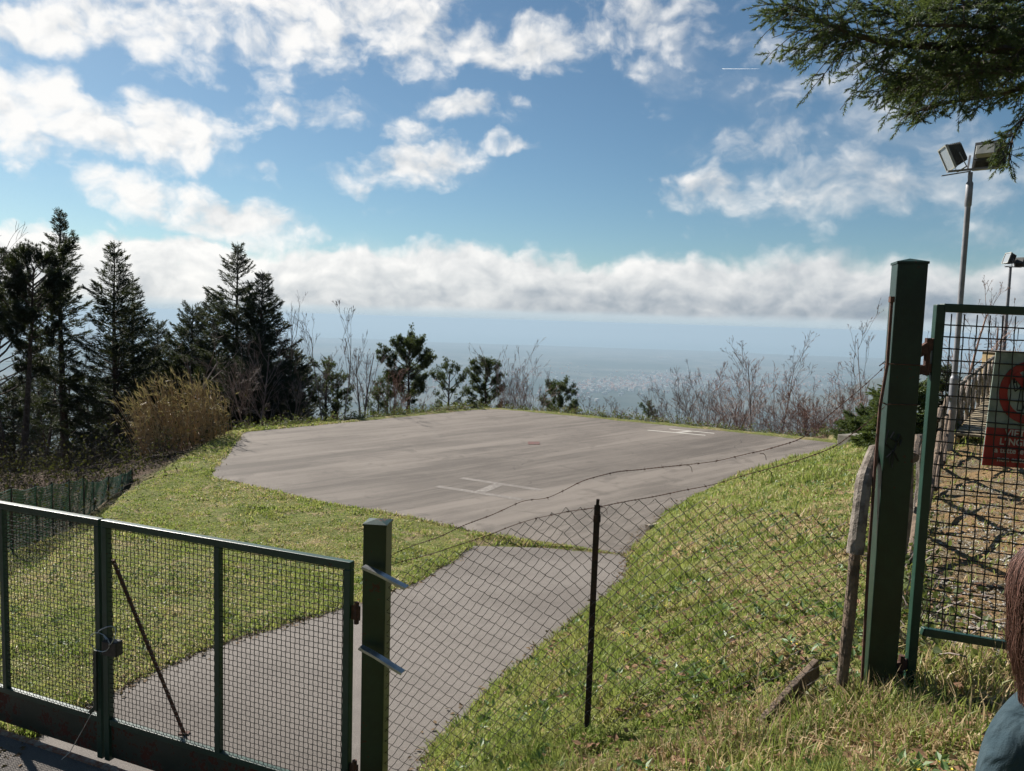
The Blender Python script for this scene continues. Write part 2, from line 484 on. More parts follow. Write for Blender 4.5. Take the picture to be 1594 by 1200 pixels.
m_slope, t, b = mat('wooded slope')
P = pos(t)
t.put(b.inputs['Base Color'], t.mix(t.noise(P, .02, 8, .7), (.03, .045, .025), (.09, .075, .05)))
b.inputs['Roughness'].default_value = 1; b.inputs['Specular IOR Level'].default_value = 0

m_plain, t, b = mat('farmland and towns')
P = pos(t)
v = t.new('ShaderNodeTexVoronoi'); t.put(v.inputs['Vector'], t.vm('MULTIPLY', P, (1, .8, 0))); v.inputs['Scale'].default_value = .0022
fs = t.new('ShaderNodeSeparateXYZ'); t.put(fs.inputs[0], v.outputs['Color'])
big = t.noise(P, .00016, 6, .6)
c = t.mix(fs.outputs[0], (.035, .048, .038), (.13, .125, .10))
c = t.mix(t.ss(big, .45, .6), c, (.02, .035, .02))
sp_ = t.noise(P, .004, 5, .75)
c = t.mix(t.m('MULTIPLY', t.ss(sp_, .58, .7), t.ss(t.noise(P, .0004, 3, .5), .48, .6)), c, (.5, .46, .42))
t.put(b.inputs['Base Color'], c); b.inputs['Roughness'].default_value = 1; b.inputs['Specular IOR Level'].default_value = 0

gm.V = [np.stack([gx, gy, gz], -1).reshape(-1, 3)]; gm.n = nx * ny
for k in (0, 1, 2):
    f = F[mt == k]
    gm.F.append(f); gm.mi.append((len(f), k))
ground = gm.build('ground', [m_soil, m_slope, m_plain], smooth=True)
tag(ground, 'sloping grassy ground, wooded hillside and far coastal plain', None, None, 'structure')
PATH = [(2.9, -6), (2.8, 1.5), (2.45, 4), (3.2, 6), (4.6, 8.5), (6.6, 12.2), (8.8, 15.4), (10.6, 15.4), (9.3, 11.5), (7.2, 8.0), (5.6, 5.2), (4.6, 3.5), (4.6, -6)]
def wildf(x, y):
    w = np.where(in_poly(x, y, SHELF), 0, sstep(dist_poly(x, y, SHELF), 0.0, .9))
    return w
def pathf(x, y):
    d = dist_poly(x, y, PATH); i = in_poly(x, y, PATH)
    return np.clip(.5 + np.where(i, d, -d) / .5 + (fbm(x * 3, y * 3, 77) - .5) * 1.2, 0, 1)
def pathin(x, y): return in_poly(x, y, PATH)
fx_, fy_ = gx.ravel(), gy.ravel()
a = ground.data.attributes.new('wild', 'FLOAT', 'POINT'); a.data.foreach_set('value', wildf(fx_, fy_).astype(np.float32))
a = ground.data.attributes.new('path', 'FLOAT', 'POINT'); a.data.foreach_set('value', pathf(fx_, fy_).astype(np.float32))

# sea, curved with the earth
sm = MB()
rs = np.concatenate([np.linspace(20000, 60000, 60), np.linspace(61000, 118000, 40)])
an = np.radians(np.linspace(-75, 75, 90))
rg, ag = np.meshgrid(rs, an)
V = np.stack([rg * np.sin(ag), rg * np.cos(ag), -903 - rg ** 2 / (2 * 6371000.0)], -1).reshape(-1, 3)
ii = np.arange(rg.size).reshape(rg.shape)
sm.add(V, np.stack([ii[:-1, :-1], ii[:-1, 1:], ii[1:, 1:], ii[1:, :-1]], -1).reshape(-1, 4))
m_sea, t, b = mat('sea water')
t.put(b.inputs['Base Color'], t.mix(t.noise(pos(t), .0001, 4, .6), (.05, .16, .2), (.08, .22, .26))); b.inputs['Roughness'].default_value = .35
sea = tag(sm.build('sea', m_sea, smooth=True), 'pale blue sea beyond the coastal plain', None, None, 'structure')

# ------------------------------------------------------------------ asphalt
def asphalt(name, c0, c1, streaks):
    m, t, b = mat(name)
    P = pos(t)
    fine = t.noise(P, 130, 3, .7); mid = t.noise(P, 5, 6, .65); big = t.noise(P, .45, 4, .55)
    col = t.mix(t.ss(big, .35, .65), c0, c1)
    col = t.mix(t.ss(mid, .4, .7, 0, .35), col, tuple(v * .78 for v in c0))
    col = t.mix(t.ss(fine, .45, .8, 0, .6), col, tuple(min(1, v * 1.9) for v in c1))
    col = t.mix(t.ss(fine, .5, .25, 0, .5), col, tuple(v * .5 for v in c0))
    if streaks:
        rot = t.new('ShaderNodeVectorRotate'); t.put(rot.inputs['Vector'], P); rot.inputs['Angle'].default_value = math.radians(-44)
        s1 = t.noise(t.vm('MULTIPLY', rot.outputs[0], (.09, .8, .1)), 1.0, 6, .65, .3)
        col = t.mix(t.ss(s1, .48, .62, 0, .8), col, tuple(min(1, v * 1.32) for v in c1))
        col = t.mix(t.ss(s1, .47, .36, 0, .75), col, tuple(v * .74 for v in c0))
        s2 = t.noise(t.vm('MULTIPLY', rot.outputs[0], (.25, 3.0, .1)), 1.0, 4, .6, .3)
        col = t.mix(t.ss(s2, .52, .66, 0, .45), col, tuple(min(1, v * 1.35) for v in c1))
        sr = t.new('ShaderNodeSeparateXYZ'); t.put(sr.inputs[0], rot.outputs[0])
        ln = t.m('ABSOLUTE', t.m('SUBTRACT', t.m('FRACT', t.m('ADD', t.m('DIVIDE', sr.outputs[1], 3.3), t.m('MULTIPLY', t.noise(P, .5, 3), .05))), .5))
        col = t.mix(t.m('MULTIPLY', t.ss(ln, .012, .0, 0, .7), t.ss(t.noise(P, .7, 4), .4, .55)), col, tuple(v * .62 for v in c0))
        lanes = t.noise(t.comb(0.0, t.m('FLOOR', t.m('ADD', t.m('DIVIDE', sr.outputs[1], 3.3), .5)), 0.0), 3.7, 0)
        col = t.mix(t.ss(lanes, .3, .7, 0, .3), col, tuple(v * .8 for v in c0))
        st = t.noise(P, .9, 5, .6, .5)
        col = t.mix(t.ss(st, .56, .68, 0, .5), col, tuple(v * .7 for v in c0))
        v = t.new('ShaderNodeTexVoronoi', feature='DISTANCE_TO_EDGE'); t.put(v.inputs['Vector'], t.vm('ADD', P, t.vm('SCALE', t.noise(P, .8, 4), sc_=1.5))); v.inputs['Scale'].default_value = .16
        col = t.mix(t.m('MULTIPLY', t.ss(v.outputs['Distance'], .0038, .0, 0, .75), t.ss(t.noise(P, .3, 3), .5, .6)), col, (.04, .035, .03))
    t.put(b.inputs['Base Color'], col); b.inputs['Roughness'].default_value = .85; b.inputs['Specular IOR Level'].default_value = .25
    bump(t, b, t.m('ADD', fine, t.m('MULTIPLY', mid, .6)), .55, .01)
    return m
m_pad = asphalt('weathered pad asphalt', (.108, .093, .080), (.148, .129, .111), True)
m_road = asphalt('drive asphalt', (.112, .098, .087), (.158, .141, .126), False)

def resample(P, step):
    out = []
    n = len(P)
    for i in range(n):
        a, b = np.array(P[i]), np.array(P[(i + 1) % n])
        k = max(1, int(np.linalg.norm(b - a) / step))
        for j in range(k): out.append(a + (b - a) * j / k)
    return np.array(out)
# pad: slab with a ragged rim
rim = resample(PAD, .12)
jn = (fbm(rim[:, 0] * 1.6, rim[:, 1] * 1.6, 51) - .5) * .34 + (fbm(rim[:, 0] * 7, rim[:, 1] * 7, 52, 2) - .5) * .10
cen = rim.mean(0)
dirv = rim - cen; dirv /= np.linalg.norm(dirv, axis=1, keepdims=True)
rim = rim + dirv * jn[:, None]
pm = MB()
k = len(rim)
top = np.c_[rim, np.full(k, PADZ)]; bot = np.c_[rim + dirv * .03, np.full(k, PADZ - .14)]
pm.add(np.concatenate([top, bot]), [[i, (i + 1) % k, (i + 1) % k + k, i + k][::-1] for i in range(k)])
pm.add(np.concatenate([[[cen[0], cen[1], PADZ]], top]), [[0, 1 + i, 1 + (i + 1) % k] for i in range(k)])
pad = tag(pm.build('helipad', m_pad), 'many-sided worn asphalt helipad on the hilltop shelf', None, None, 'structure')

def strip(A, B, z0, name, m, step=.25, jit=.08):
    A, B = np.array(A), np.array(B)
    y = np.arange(max(A[0, 1], B[0, 1]), min(A[-1, 1], B[-1, 1]), step)
    return y
ry = np.arange(4.3, 15.45, .2)
RLi = np.array(RL); RRi = np.array(RR)
rm = MB()
rows = []
NC = 9
for yy in ry:
    yl = max(yy, 5.0); xl = np.interp(yl, RLi[:, 1], RLi[:, 0]); xr = np.interp(yy, RRi[:, 1], RRi[:, 0])
    xl += (vnoise(yy * 3, 0, 5) - .5) * .12 + (vnoise(yy * 9, 0, 6) - .5) * .06; xr += (vnoise(yy * 3, 3, 5) - .5) * .18 + (vnoise(yy * 8, 3, 5) - .5) * .1
    rows.append([(xl + (xr - xl) * q / (NC - 1), yy, float(zbase(yy))) for q in range(NC)])
V = np.array(rows).reshape(-1, 3); n_r = len(rows)
ii = np.arange(len(V)).reshape(n_r, NC)
rm.add(V, np.stack([ii[:-1, :-1], ii[:-1, 1:], ii[1:, 1:], ii[1:, :-1]], -1).reshape(-1, 4))
lowd = V.copy(); lowd[:, 2] -= .12
def skirt(mb, ids):
    P = V[ids]; Q = P.copy(); Q[:, 2] -= .12
    n = len(P); mb.add(np.concatenate([P, Q]), [[i, i + 1, i + 1 + n, i + n] for i in range(n - 1)])
for ids in (ii[:, 0], ii[:, -1], ii[0], ii[-1]): skirt(rm, ids)
tag(rm.build('driveway', m_road, smooth=False), 'asphalt driveway running from the gate to the pad', None, None, 'structure')
# forecourt on the near side of the gate
fm = MB()
fm.add([(-9, -6, -3.392), (-5.6, -6, -3.392), (-4.6, 0, -3.392), (-3.3, 1.6, -3.392), (-1.35, 3.6, -3.392), (-.88, 4.66, -3.392), (-9, 7.9, -3.392)], [[0, 1, 2, 3, 4, 5, 6]])
tag(fm.build('forecourt', m_road), 'dark asphalt outside the big gate', None, None, 'structure')

# paint
m_paint, t, b = mat('worn white paint')
P = pos(t)
wear = t.ss(t.m('ADD', t.noise(P, 14, 6, .75), t.m('MULTIPLY', t.noise(P, 1.2, 3), .4)), .49, .73)
t.put(b.inputs['Base Color'], t.mix(wear, (.27, .25, .225), (.135, .118, .102))); b.inputs['Roughness'].default_value = .8
m_paint2, t, b = mat('newer white paint')
P = pos(t)
t.put(b.inputs['Base Color'], t.mix(t.ss(t.noise(P, 10, 5, .7), .5, .75), (.42, .40, .36), (.17, .15, .13))); b.inputs['Roughness'].default_value = .8
def hmark(A, B, C, Dp, w, name, label, pm_=None):
    """A-B first bar, C-D second bar, cross bar in the middle"""
    mb = MB(); z = PADZ + .004
    A, B, C, Dp = [np.array(p[:2]) for p in (A, B, C, Dp)]
    def bar(p, q, w, nsub=1):
        d = q - p; d = d / np.linalg.norm(d); nn = np.array([-d[1], d[0]]) * w / 2
        mb.add([(*(p - nn), z), (*(p + nn), z), (*(q + nn), z), (*(q - nn), z)], [[0, 3, 2, 1]])
    bar(A, B, w); bar(C, Dp, w)
    m1, m2 = (A + B) / 2, (C + Dp) / 2
    d = (m2 - m1) / np.linalg.norm(m2 - m1)
    bar(m1 + d * w * .53, m2 - d * w * .53, w * 1.25)
    return tag(mb.build(name, pm_ or m_paint), label, None, None, 'structure')
hmark(at_z(680, 757, PADZ), at_z(812, 777.5, PADZ), at_z(718, 744, PADZ), at_z(843, 763, PADZ), .24, 'painted_marking', 'worn white letter H painted on the near side of the pad')
hmark(at_z(1008, 669.5, PADZ), at_z(1098, 677.5, PADZ), at_z(1042, 667.6, PADZ), at_z(1112, 674.5, PADZ), .17, 'painted_marking', 'worn white letter H painted at the far side of the pad', m_paint2)
rp = MB(); c = at_z(831, 689.8, PADZ)
rp.box((c.x, c.y, PADZ + .006), (.44, .62, .012))
tag(rp.build('metal_plate', m_simple('red oxide', (.13, .05, .04), .7, (.075, .045, .038), 6), loc=(c.x, c.y, PADZ)), 'small dull red plate set in the middle of the helipad', 'plate')
# concrete block at the edge of the pad
m_conc = m_simple('concrete', (.20, .185, .16), .9, (.12, .11, .09), 3, bmp=.6)
cb = MB(); c = at_y(1338, 683, 27.5)
cb.box((c.x, c.y, c.z - .3), (1.5, .7, .9), Matrix.Rotation(.5, 3, 'Z'))
tag(cb.build('concrete_kerb', m_conc, loc=(c.x, c.y, c.z - .7), bevel=.03), 'low grey concrete block at the right corner of the pad', 'kerb')

# ------------------------------------------------------------------ painted metal
def m_paintmetal(name, g0, g1, rust, amt):
    m, t, b = mat(name)
    co = pos(t)
    n = t.noise(co, 5, 6, .65); n2 = t.noise(co, 40, 4, .7)
    c = t.mix(t.ss(n, .35, .7), g0, g1)
    r = t.ss(t.m('ADD', n, t.m('MULTIPLY', t.m('SUBTRACT', n2, .5), .5)), amt, amt + .04)
    c = t.mix(r, c, rust)
    t.put(b.inputs['Base Color'], c)
    t.put(b.inputs['Roughness'], t.mix(r, (.42, .42, .42), (.9, .9, .9)))
    b.inputs['Specular IOR Level'].default_value = .45
    bump(t, b, n2, .25, .004)
    return m
m_green = m_paintmetal('green gate paint', (.003, .015, .009), (.007, .028, .017), (.06, .024, .015), .67)
m_frame = m_paintmetal('green frame paint', (.006, .032, .021), (.012, .050, .034), (.06, .024, .015), .68)
m_rustgreen = m_paintmetal('flaking green paint', (.010, .022, .016), (.026, .042, .032), (.07, .018, .010), .54)
m_rust = m_simple('rusty iron', (.06, .03, .022), .85, (.10, .045, .03), 30)
m_wire = m_simple('dark mesh wire', (.012, .018, .014), .6, (.035, .022, .016), 60)
m_galv = m_simple('galvanised steel', (.42, .43, .43), .38, (.30, .31, .31), 12, metal=.7)
m_chain = m_simple('weathered fence wire', (.10, .09, .08), .5, (.06, .045, .035), 50, metal=.4)
m_log = m_simple('grey weathered log', (.22, .19, .16), .9, (.09, .072, .058), 14, bmp=.8, bscale=70)
m_logd = m_simple('brown weathered log', (.16, .115, .08), .9, (.075, .055, .04), 14, bmp=.8, bscale=70)
m_end = m_simple('sawn log end', (.19, .15, .11), .9, (.1, .08, .06), 40)
m_black = m_simple('black plastic', (.012, .013, .014), .45, (.03, .03, .028), 20)

def post_box(name, base, w, h, top, label, lean=(0, 0), rot=0.0, extra=None):
    """square hollow gate post with a shallow pyramid cap"""
    t = thing(name, base, label, 'gate post')
    mb = MB(); b0 = np.array(base); tp = b0 + np.array([lean[0], lean[1], h])
    a = math.cos(rot), math.sin(rot)
    def ring(c, r):
        return [c + np.array([(x * a[0] - y * a[1]) * r, (x * a[1] + y * a[0]) * r, 0]) for x, y in ((-1, -1), (1, -1), (1, 1), (-1, 1))]
    lo = ring(b0 - [0, 0, .3], w / 2); hi = ring(tp, w / 2)
    mb.add(lo + hi, [[0, 1, 5, 4], [1, 2, 6, 5], [2, 3, 7, 6], [3, 0, 4, 7]])
    ch(mb, 'shaft', m_green, t, bevel=.006)
    cp = MB()
    l2 = ring(tp + [0, 0, .002], w / 2 + .004); h2 = ring(tp + [0, 0, .014], w / 2 + .004); ap = tp + [0, 0, .034]
    cp.add(l2 + h2 + [ap], [[0, 1, 5, 4], [1, 2, 6, 5], [2, 3, 7, 6], [3, 0, 4, 7]])
    cp.add(h2 + [ap], [[0, 1, 4], [1, 2, 4], [2, 3, 4], [3, 0, 4]])
    ch(cp, 'cap', m_green, t)
    return t

# ---- big gate on the left -----------------------------------------------------
gA = np.array([-0.965, 4.71]); gB = np.array([-3.945, 5.91])
gd = (gB - gA) / np.linalg.norm(gB - gA); gn = np.array([gd[1], -gd[0]])
if gn[1] > 0: gn = -gn          # towards the viewer
Lp = np.linalg.norm(gB - gA) / 3
def gp(u, z, o=0.0):
    q = gA + gd * u + gn * o
    return np.array([q[0], q[1], z])
TOPZ, MIDZ, LOWZ = -1.535, -3.06, -3.36
def woven(u0, u1, z0, z1, fn, pu, pz, r, amp, seg=2):
    """crimped wire grid on a surface fn(u, z, offset)"""
    mb = MB()
    us = np.arange(u0 + pu * .5, u1, pu); zs = np.arange(z0 + pz * .5, z1, pz)
    P0, P1 = [], []
    for i, u in enumerate(us):
        zz = np.arange(z0, z1 + 1e-6, pz / seg); zz[-1] = z1
        o = amp * np.cos((zz - z0) / pz * math.pi + math.pi * i)
        pts = [fn(u + random.uniform(-.0006, .0006), z, q) for z, q in zip(zz, o)]
        P0 += pts[:-1]; P1 += pts[1:]
    for j, z in enumerate(zs):
        uu = np.arange(u0, u1 + 1e-6, pu / seg); uu[-1] = u1
        o = -amp * np.cos((uu - u0) / pu * math.pi + math.pi * j)
        pts = [fn(u, z + random.uniform(-.0006, .0006), q) for u, q in zip(uu, o)]
        P0 += pts[:-1]; P1 += pts[1:]
    mb.segs(P0, P1, r, r, 4)
    return mb
gate_l = []
for leaf, (ua, ub, label) in enumerate([(0.0, 2 * Lp - .005, 'green mesh gate leaf hinged on the post with metal strips'), (2 * Lp + .02, 4 * Lp, 'green mesh gate leaf cut off by the left edge of the photo')]):
    base = gp((ua + ub) / 2, LOWZ)
    t = thing('gate_leaf', base, label, 'gate', 'leaves of the big mesh gate')
    mb = MB()
    um = (ua + ub) / 2
    S = .05
    up = (gn[0], gn[1], 0)
    mb.beam(gp(ua, TOPZ - S / 2), gp(ub, TOPZ - S / 2), .05, .05)
    for u in (ua + S / 2, ub - S / 2):
        mb.beam(gp(u, LOWZ), gp(u, TOPZ - S - .002), S, S - .002, up)
    mb.beam(gp(um, MIDZ + .02), gp(um, TOPZ - S - .002), .045, .04, up)
    mb.beam(gp(ua + S + .002, MIDZ), gp(ub - S - .002, MIDZ), .04, .045)
    ch(mb, 'frame', m_frame, t, bevel=.004)
    for (a0, a1) in ((ua + S, um - .02), (um + .02, ub - S)):
        ch(woven(a0, a1, MIDZ + .02, TOPZ - S, gp, .0365, .0365, .0026, .003), 'mesh_panel', m_wire, t)
    kp = MB()
    kp.beam(gp(ua + S + .002, (MIDZ + LOWZ) / 2 + .0), gp(ub - S - .002, (MIDZ + LOWZ) / 2), .003, MIDZ - LOWZ - .045)
    ch(kp, 'kick_plate', m_rustgreen, t)
    if leaf == 0:
        for z in (-1.86, -2.9):
            hg = MB()
            hg.tube([gp(-.035, z - .07, .0), gp(-.035, z + .07, .0)], .016, 8)
            hg.beam(gp(-.06, z, .0), gp(.0, z, .0), .012, .09)
            ch(hg, 'hinge', m_rust, t)
        br = MB()
        f = at_z(287, 1143, -3.42); br.tube([gp(2 * Lp - .06, -1.84, -.03), np.array(f)], .014, 6)
        br.beam(np.array(f) + [-.04, 0, .01], np.array(f) + [.04, 0, .01], .05, .012)
        ch(br, 'brace_bar', m_rust, t)
        lk = MB()
        lk.box(gp(2 * Lp - .11, -2.47, .03), (.13, .07, .11), Matrix.Rotation(math.atan2(gd[1], gd[0]) + .1, 3, 'Z'))
        ch(lk, 'lock_box', m_black, t, bevel=.008)
        wr = MB()
        wr.tube([gp(2 * Lp - .02 - .14 * math.sin(a), -2.37 + .05 * math.sin(2 * a) + .02 * math.cos(a), .05 + .02 * math.cos(3 * a)) for a in np.linspace(0, 3.1, 14)], .004, 5)
        wr.tube([gp(2 * Lp - .03 - .1 * math.sin(a), -2.43 + .07 * math.cos(a), .07) for a in np.linspace(0, 6.2, 14)], .003, 5)
        ch(wr, 'wire_loop', m_galv, t)
    else:
        dl = MB()
        dl.beam(gp(ua + .03, -2.52, .04), gp(ua + .03, -2.98, .045), .03, .012, up)
        dl.beam(gp(ua + .03, -2.95, .04), gp(ua + .075, -3.0, .06), .028, .01, up)
        ch(dl, 'drop_bolt', m_galv if False else m_green, t)
        wr = MB()
        wr.tube([gp(ua + .05, -2.98, .05), gp(ua + .11, -3.12, .09), gp(ua + .2, -3.3, .13), gp(ua + .26, -3.36, .15)], .003, 5)
        ch(wr, 'loose_wire', m_galv, t)
# sill rail the gate closes on
sl_ = MB()
sl_.beam(gp(-.02, -3.395, .05), gp(4 * Lp, -3.395, .05), .05, .025)
tag(sl_.build('threshold_rail', m_simple('rust red iron', (.22, .09, .05), .85, (.30, .25, .2), 25), loc=gp(2 * Lp, -3.4)), 'rusty low iron rail in the asphalt under the big gate', 'rail')

# ---- post between gate and chain link ----------------------------------------
cpos = at_y(583.5, 820, 4.62)
pb = np.array([cpos.x + .005, 4.70, -3.42])
post_c = post_box('gate_post', pb, .145, 3.42 + at_y(583, 815, 4.70).z, None, 'square dark green gate post with two metal strips stuck on it', rot=-.10)
post_c['group'] = 'square green gate posts'
def cstrip(p, q, name, label):
    """bent galvanised U strip"""
    p, q = np.array(p), np.array(q)
    mb = MB()
    a = (q - p); L = np.linalg.norm(a); a /= L
    side = np.cross(a, [0, 0, 1]); side /= np.linalg.norm(side); upv = np.cross(side, a)
    W_, H_ = .050, .016
    prof = [(-1, 0), (-1, 1), (1, 1), (1, 0)]
    n = 7
    V = []
    for i in range(n):
        s_ = i / (n - 1); c = p + a * L * s_ + upv * (.004 * math.sin(s_ * 5))
        for th in (0, .003):
            for (x, y) in prof:
                V.append(c + side * (x * (W_ / 2 - th)) + upv * (y * H_ - th * (1 if y else 0)))
    F = []
    for i in range(n - 1):
        for k in range(3):
            F.append([i * 8 + k, i * 8 + k + 1, (i + 1) * 8 + k + 1, (i + 1) * 8 + k])
            F.append([i * 8 + 4 + k, (i + 1) * 8 + 4 + k, (i + 1) * 8 + 5 + k, i * 8 + 5 + k])
        for k in (0, 3):
            F.append([i * 8 + k, i * 8 + 4 + k, (i + 1) * 8 + 4 + k, (i + 1) * 8 + k])
    for i in (0, n - 1):
        for k in range(3): F.append([i * 8 + k, i * 8 + k + 1, i * 8 + 5 + k, i * 8 + 4 + k])
    mb.add(V, F)
    return tag(mb.build(name, m_galv, loc=p), label, 'metal strip', 'bent metal strips on the gate post')
cstrip(at_y(565, 884, 4.585), at_y(633, 916, 4.50), 'metal_strip', 'upper of the two bent galvanised strips on the green post')
cstrip(at_y(560, 1009, 4.585), at_y(627, 1048, 4.50), 'metal_strip', 'lower of the two bent galvanised strips on the green post')

# ---- right hand post and gate --------------------------------------------------
rb = at_y(1368, 1078, 4.06); rt = at_y(1419, 412, 4.06)
post_r = post_box('gate_post', np.array([rb.x, 4.08, rb.z]), .145, rt.z - rb.z, None, 'tall square green gate post with wire ties and scribbled graffiti', lean=(rt.x - rb.x, 0), rot=-.25)
post_r['group'] = 'square green gate posts'
gr = MB()
def onr(px, py, y=3.998): return np.array(at_y(px, py, y))
for pts in ([(1383, 668), (1378, 690), (1388, 700), (1384, 722)], [(1392, 672), (1386, 682), (1396, 688), (1391, 705), (1399, 718)], [(1400, 676), (1404, 684), (1400, 694), (1397, 684), (1400, 676)], [(1380, 712), (1392, 700), (1388, 728)]):
    P_ = [onr(*p) for p in pts]
    gr.segs(P_[:-1], P_[1:], .004, .004, 4)
ch(gr, 'graffiti', m_simple('marker ink', (.004, .005, .006), .4), post_r)
for z in (at_y(1400, 568, 4).z, at_y(1395, 630, 4).z):
    wt = MB(); cx_ = rb.x + (rt.x - rb.x) * (z - rb.z) / (rt.z - rb.z)
    q = [np.array([cx_ + (sx_ * math.cos(.25) + sy_ * math.sin(.25)) * .079, 4.08 + (sy_ * math.cos(.25) - sx_ * math.sin(.25)) * .079, z + random.uniform(-.004, .004)]) for sx_, sy_ in ((-1, -1), (1, -1), (1, 1), (-1, 1), (-1, -1))]
    wt.segs(q[:-1], q[1:], .0025, .0025, 4)
    wt.tube([q[0], q[0] + [-.03, -.01, .01], q[0] + [-.06, -.02, -.012]], .003, 4)
    ch(wt, 'wire_tie', m_rust, post_r)
# thin rod wired to the post
rd = MB(); rd.tube([at_y(1388, 470, 3.99), at_y(1381, 568, 3.985), at_y(1370, 632, 3.98), at_y(1361, 740, 3.99), at_y(1352, 870, 4.0), at_y(1341, 1075, 4.02)], .008, 6)
rd.box(at_y(1388, 466, 3.99), (.022, .022, .03))
tag(rd.build('tension_rod', m_rust, loc=tuple(at_y(1341, 1075, 4.02))), 'thin rusty rod wired upright to the tall green post', 'rod')

ga = thing('small_gate', tuple(at_y(1416, 1086, 4.12)), 'narrow green mesh gate carrying a prohibition sign beside tall post', 'gate')
def rg_(px, py, y=4.12): return np.array(at_y(px, py, y))
fr = MB()
sb, stp = rg_(1413, 1086), rg_(1463, 474)
tr = rg_(1463 + 330, 474 + 17, 4.12); tr[1] = 4.22
brr = rg_(1427 + 330, 982 + 62, 4.12); brr[1] = 4.22
fr.beam(sb, stp, .05, .04, (0, 1, 0))
fr.beam(rg_(1462 + 4, 479), tr, .045, .045)
bl = rg_(1427, 982)
fr.beam(bl + [.03, 0, 0], brr, .04, .045)
fr.beam(brr + [.0, 0, -.3], tr, .05, .04, (0, 1, 0))
ch(fr, 'frame', m_frame, ga, bevel=.004)
tl_, bl_ = rg_(1466, 480), rg_(1428, 980)
def gfn(u, v, o=0.0):
    a = tl_ + (tr - tl_) * u; b_ = bl_ + (brr - bl_) * u
    p = b_ + (a - b_) * v
    return p + np.array([0, -o, 0])
wdt = np.linalg.norm(tr - tl_); hgt_ = np.linalg.norm(tl_ - bl_)
ch(woven(0.02, 1, .01, .985, gfn, .0725 / wdt, .0625 / hgt_, .0037, .003), 'mesh_panel', m_wire, ga)
hb = MB()
hb.tube([rg_(1445, 526), rg_(1441, 584)], .017, 8); hb.beam(rg_(1429, 549), rg_(1456, 532), .03, .05); hb.beam(rg_(1427, 577), rg_(1450, 572), .03, .045)
ch(hb, 'hinge', m_rust, ga); hb = MB()
hb.tube([rg_(1404, 1020), rg_(1399, 1066)], .017, 8); hb.beam(rg_(1384, 1040), rg_(1414, 1032), .03, .05)
ch(hb, 'hinge', m_rust, ga)

# sign on the small gate
def lettering(txt, size, mat_, parent, loc, name='lettering'):
    cu = bpy.data.curves.new(name, 'FONT'); cu.body = txt; cu.size = size; cu.align_x = 'CENTER'; cu.align_y = 'CENTER'; cu.offset = size * .018; cu.extrude = .0008
    o = bpy.data.objects.new('tmp', cu); COL.objects.link(o)
    dg = bpy.context.evaluated_depsgraph_get(); dg.update()
    me = bpy.data.meshes.new_from_object(o.evaluated_get(dg)); bpy.data.objects.remove(o)
    me.materials.clear(); me.materials.append(mat_)
    me.transform(Matrix.Rotation(math.pi / 2, 4, 'X'))
    q = bpy.data.objects.new(name, me); link(q, parent); q.location = loc
    return q
sy = 4.175
s0, s1 = at_y(1541, 549, sy), at_y(1536, 727, sy)
SWD, SHT = .43, abs(s0.z - s1.z)
scx, scz = (s0.x + s1.x) / 2 + SWD / 2, (s0.z + s1.z) / 2
sg = thing('prohibition_sign', (scx, sy, scz), 'white sign with red crossed circle and red lettered panel on gate', 'sign')
sg.rotation_euler = (0, .045, 0)
m_white = m_simple('dirty white enamel', (.26, .31, .27), .5, (.17, .22, .18), 6)
m_red = m_simple('faded red enamel', (.30, .022, .018), .5, (.20, .018, .016), 7)
m_lett = m_simple('cream lettering', (.40, .38, .34), .6)
def lch(mb, name, mat_): return mb.build(name, mat_, sg)
bd = MB(); bd.box((0, 0, 0), (SWD, .004, SHT)); lch(bd, 'board', m_white)
rp_h = SHT * .335
rpn = MB(); rpn.box((0, -.004, -SHT / 2 + rp_h / 2 + .002), (SWD - .004, .003, rp_h)); lch(rpn, 'red_panel', m_red)
cz_ = SHT * .165
def annulus(r0, r1, y, n=48):
    mb = MB(); V = []
    for i in range(n):
        a = 2 * math.pi * i / n
        for r in (r0, r1):
            for yy in (y, y + .003): V.append((r * math.cos(a), yy, cz_ + r * math.sin(a)))
    F = []
    for i in range(n):
        j = (i + 1) % n
        F += [[i * 4, i * 4 + 2, j * 4 + 2, j * 4], [i * 4 + 2, i * 4 + 3, j * 4 + 3, j * 4 + 2], [i * 4, j * 4, j * 4 + 1, i * 4 + 1]]
    mb.add(V, F); return mb
R1 = .172
rg2 = annulus(R1 * .74, R1, -.006)
a = math.radians(-45)
rg2.beam(np.array([-R1 * .8 * math.cos(a), -.0065, cz_ - R1 * .8 * math.sin(a)]), np.array([R1 * .8 * math.cos(a), -.0065, cz_ + R1 * .8 * math.sin(a)]), .003, .038)
lch(rg2, 'red_ring', m_red)
pg = MB()
def disc(cx0, cz0, r):
    n = 16; pg.tube([(cx0, -.0030, cz0), (cx0, -.0045, cz0)], r, n)
disc(-.055, cz_ + .02, .0)if False else None
def pline(pts, r=.0028):
    q = [np.array([x, -.0035, cz_ + z]) for x, z in pts]
    pg.segs(q[:-1], q[1:], r, r, 4)
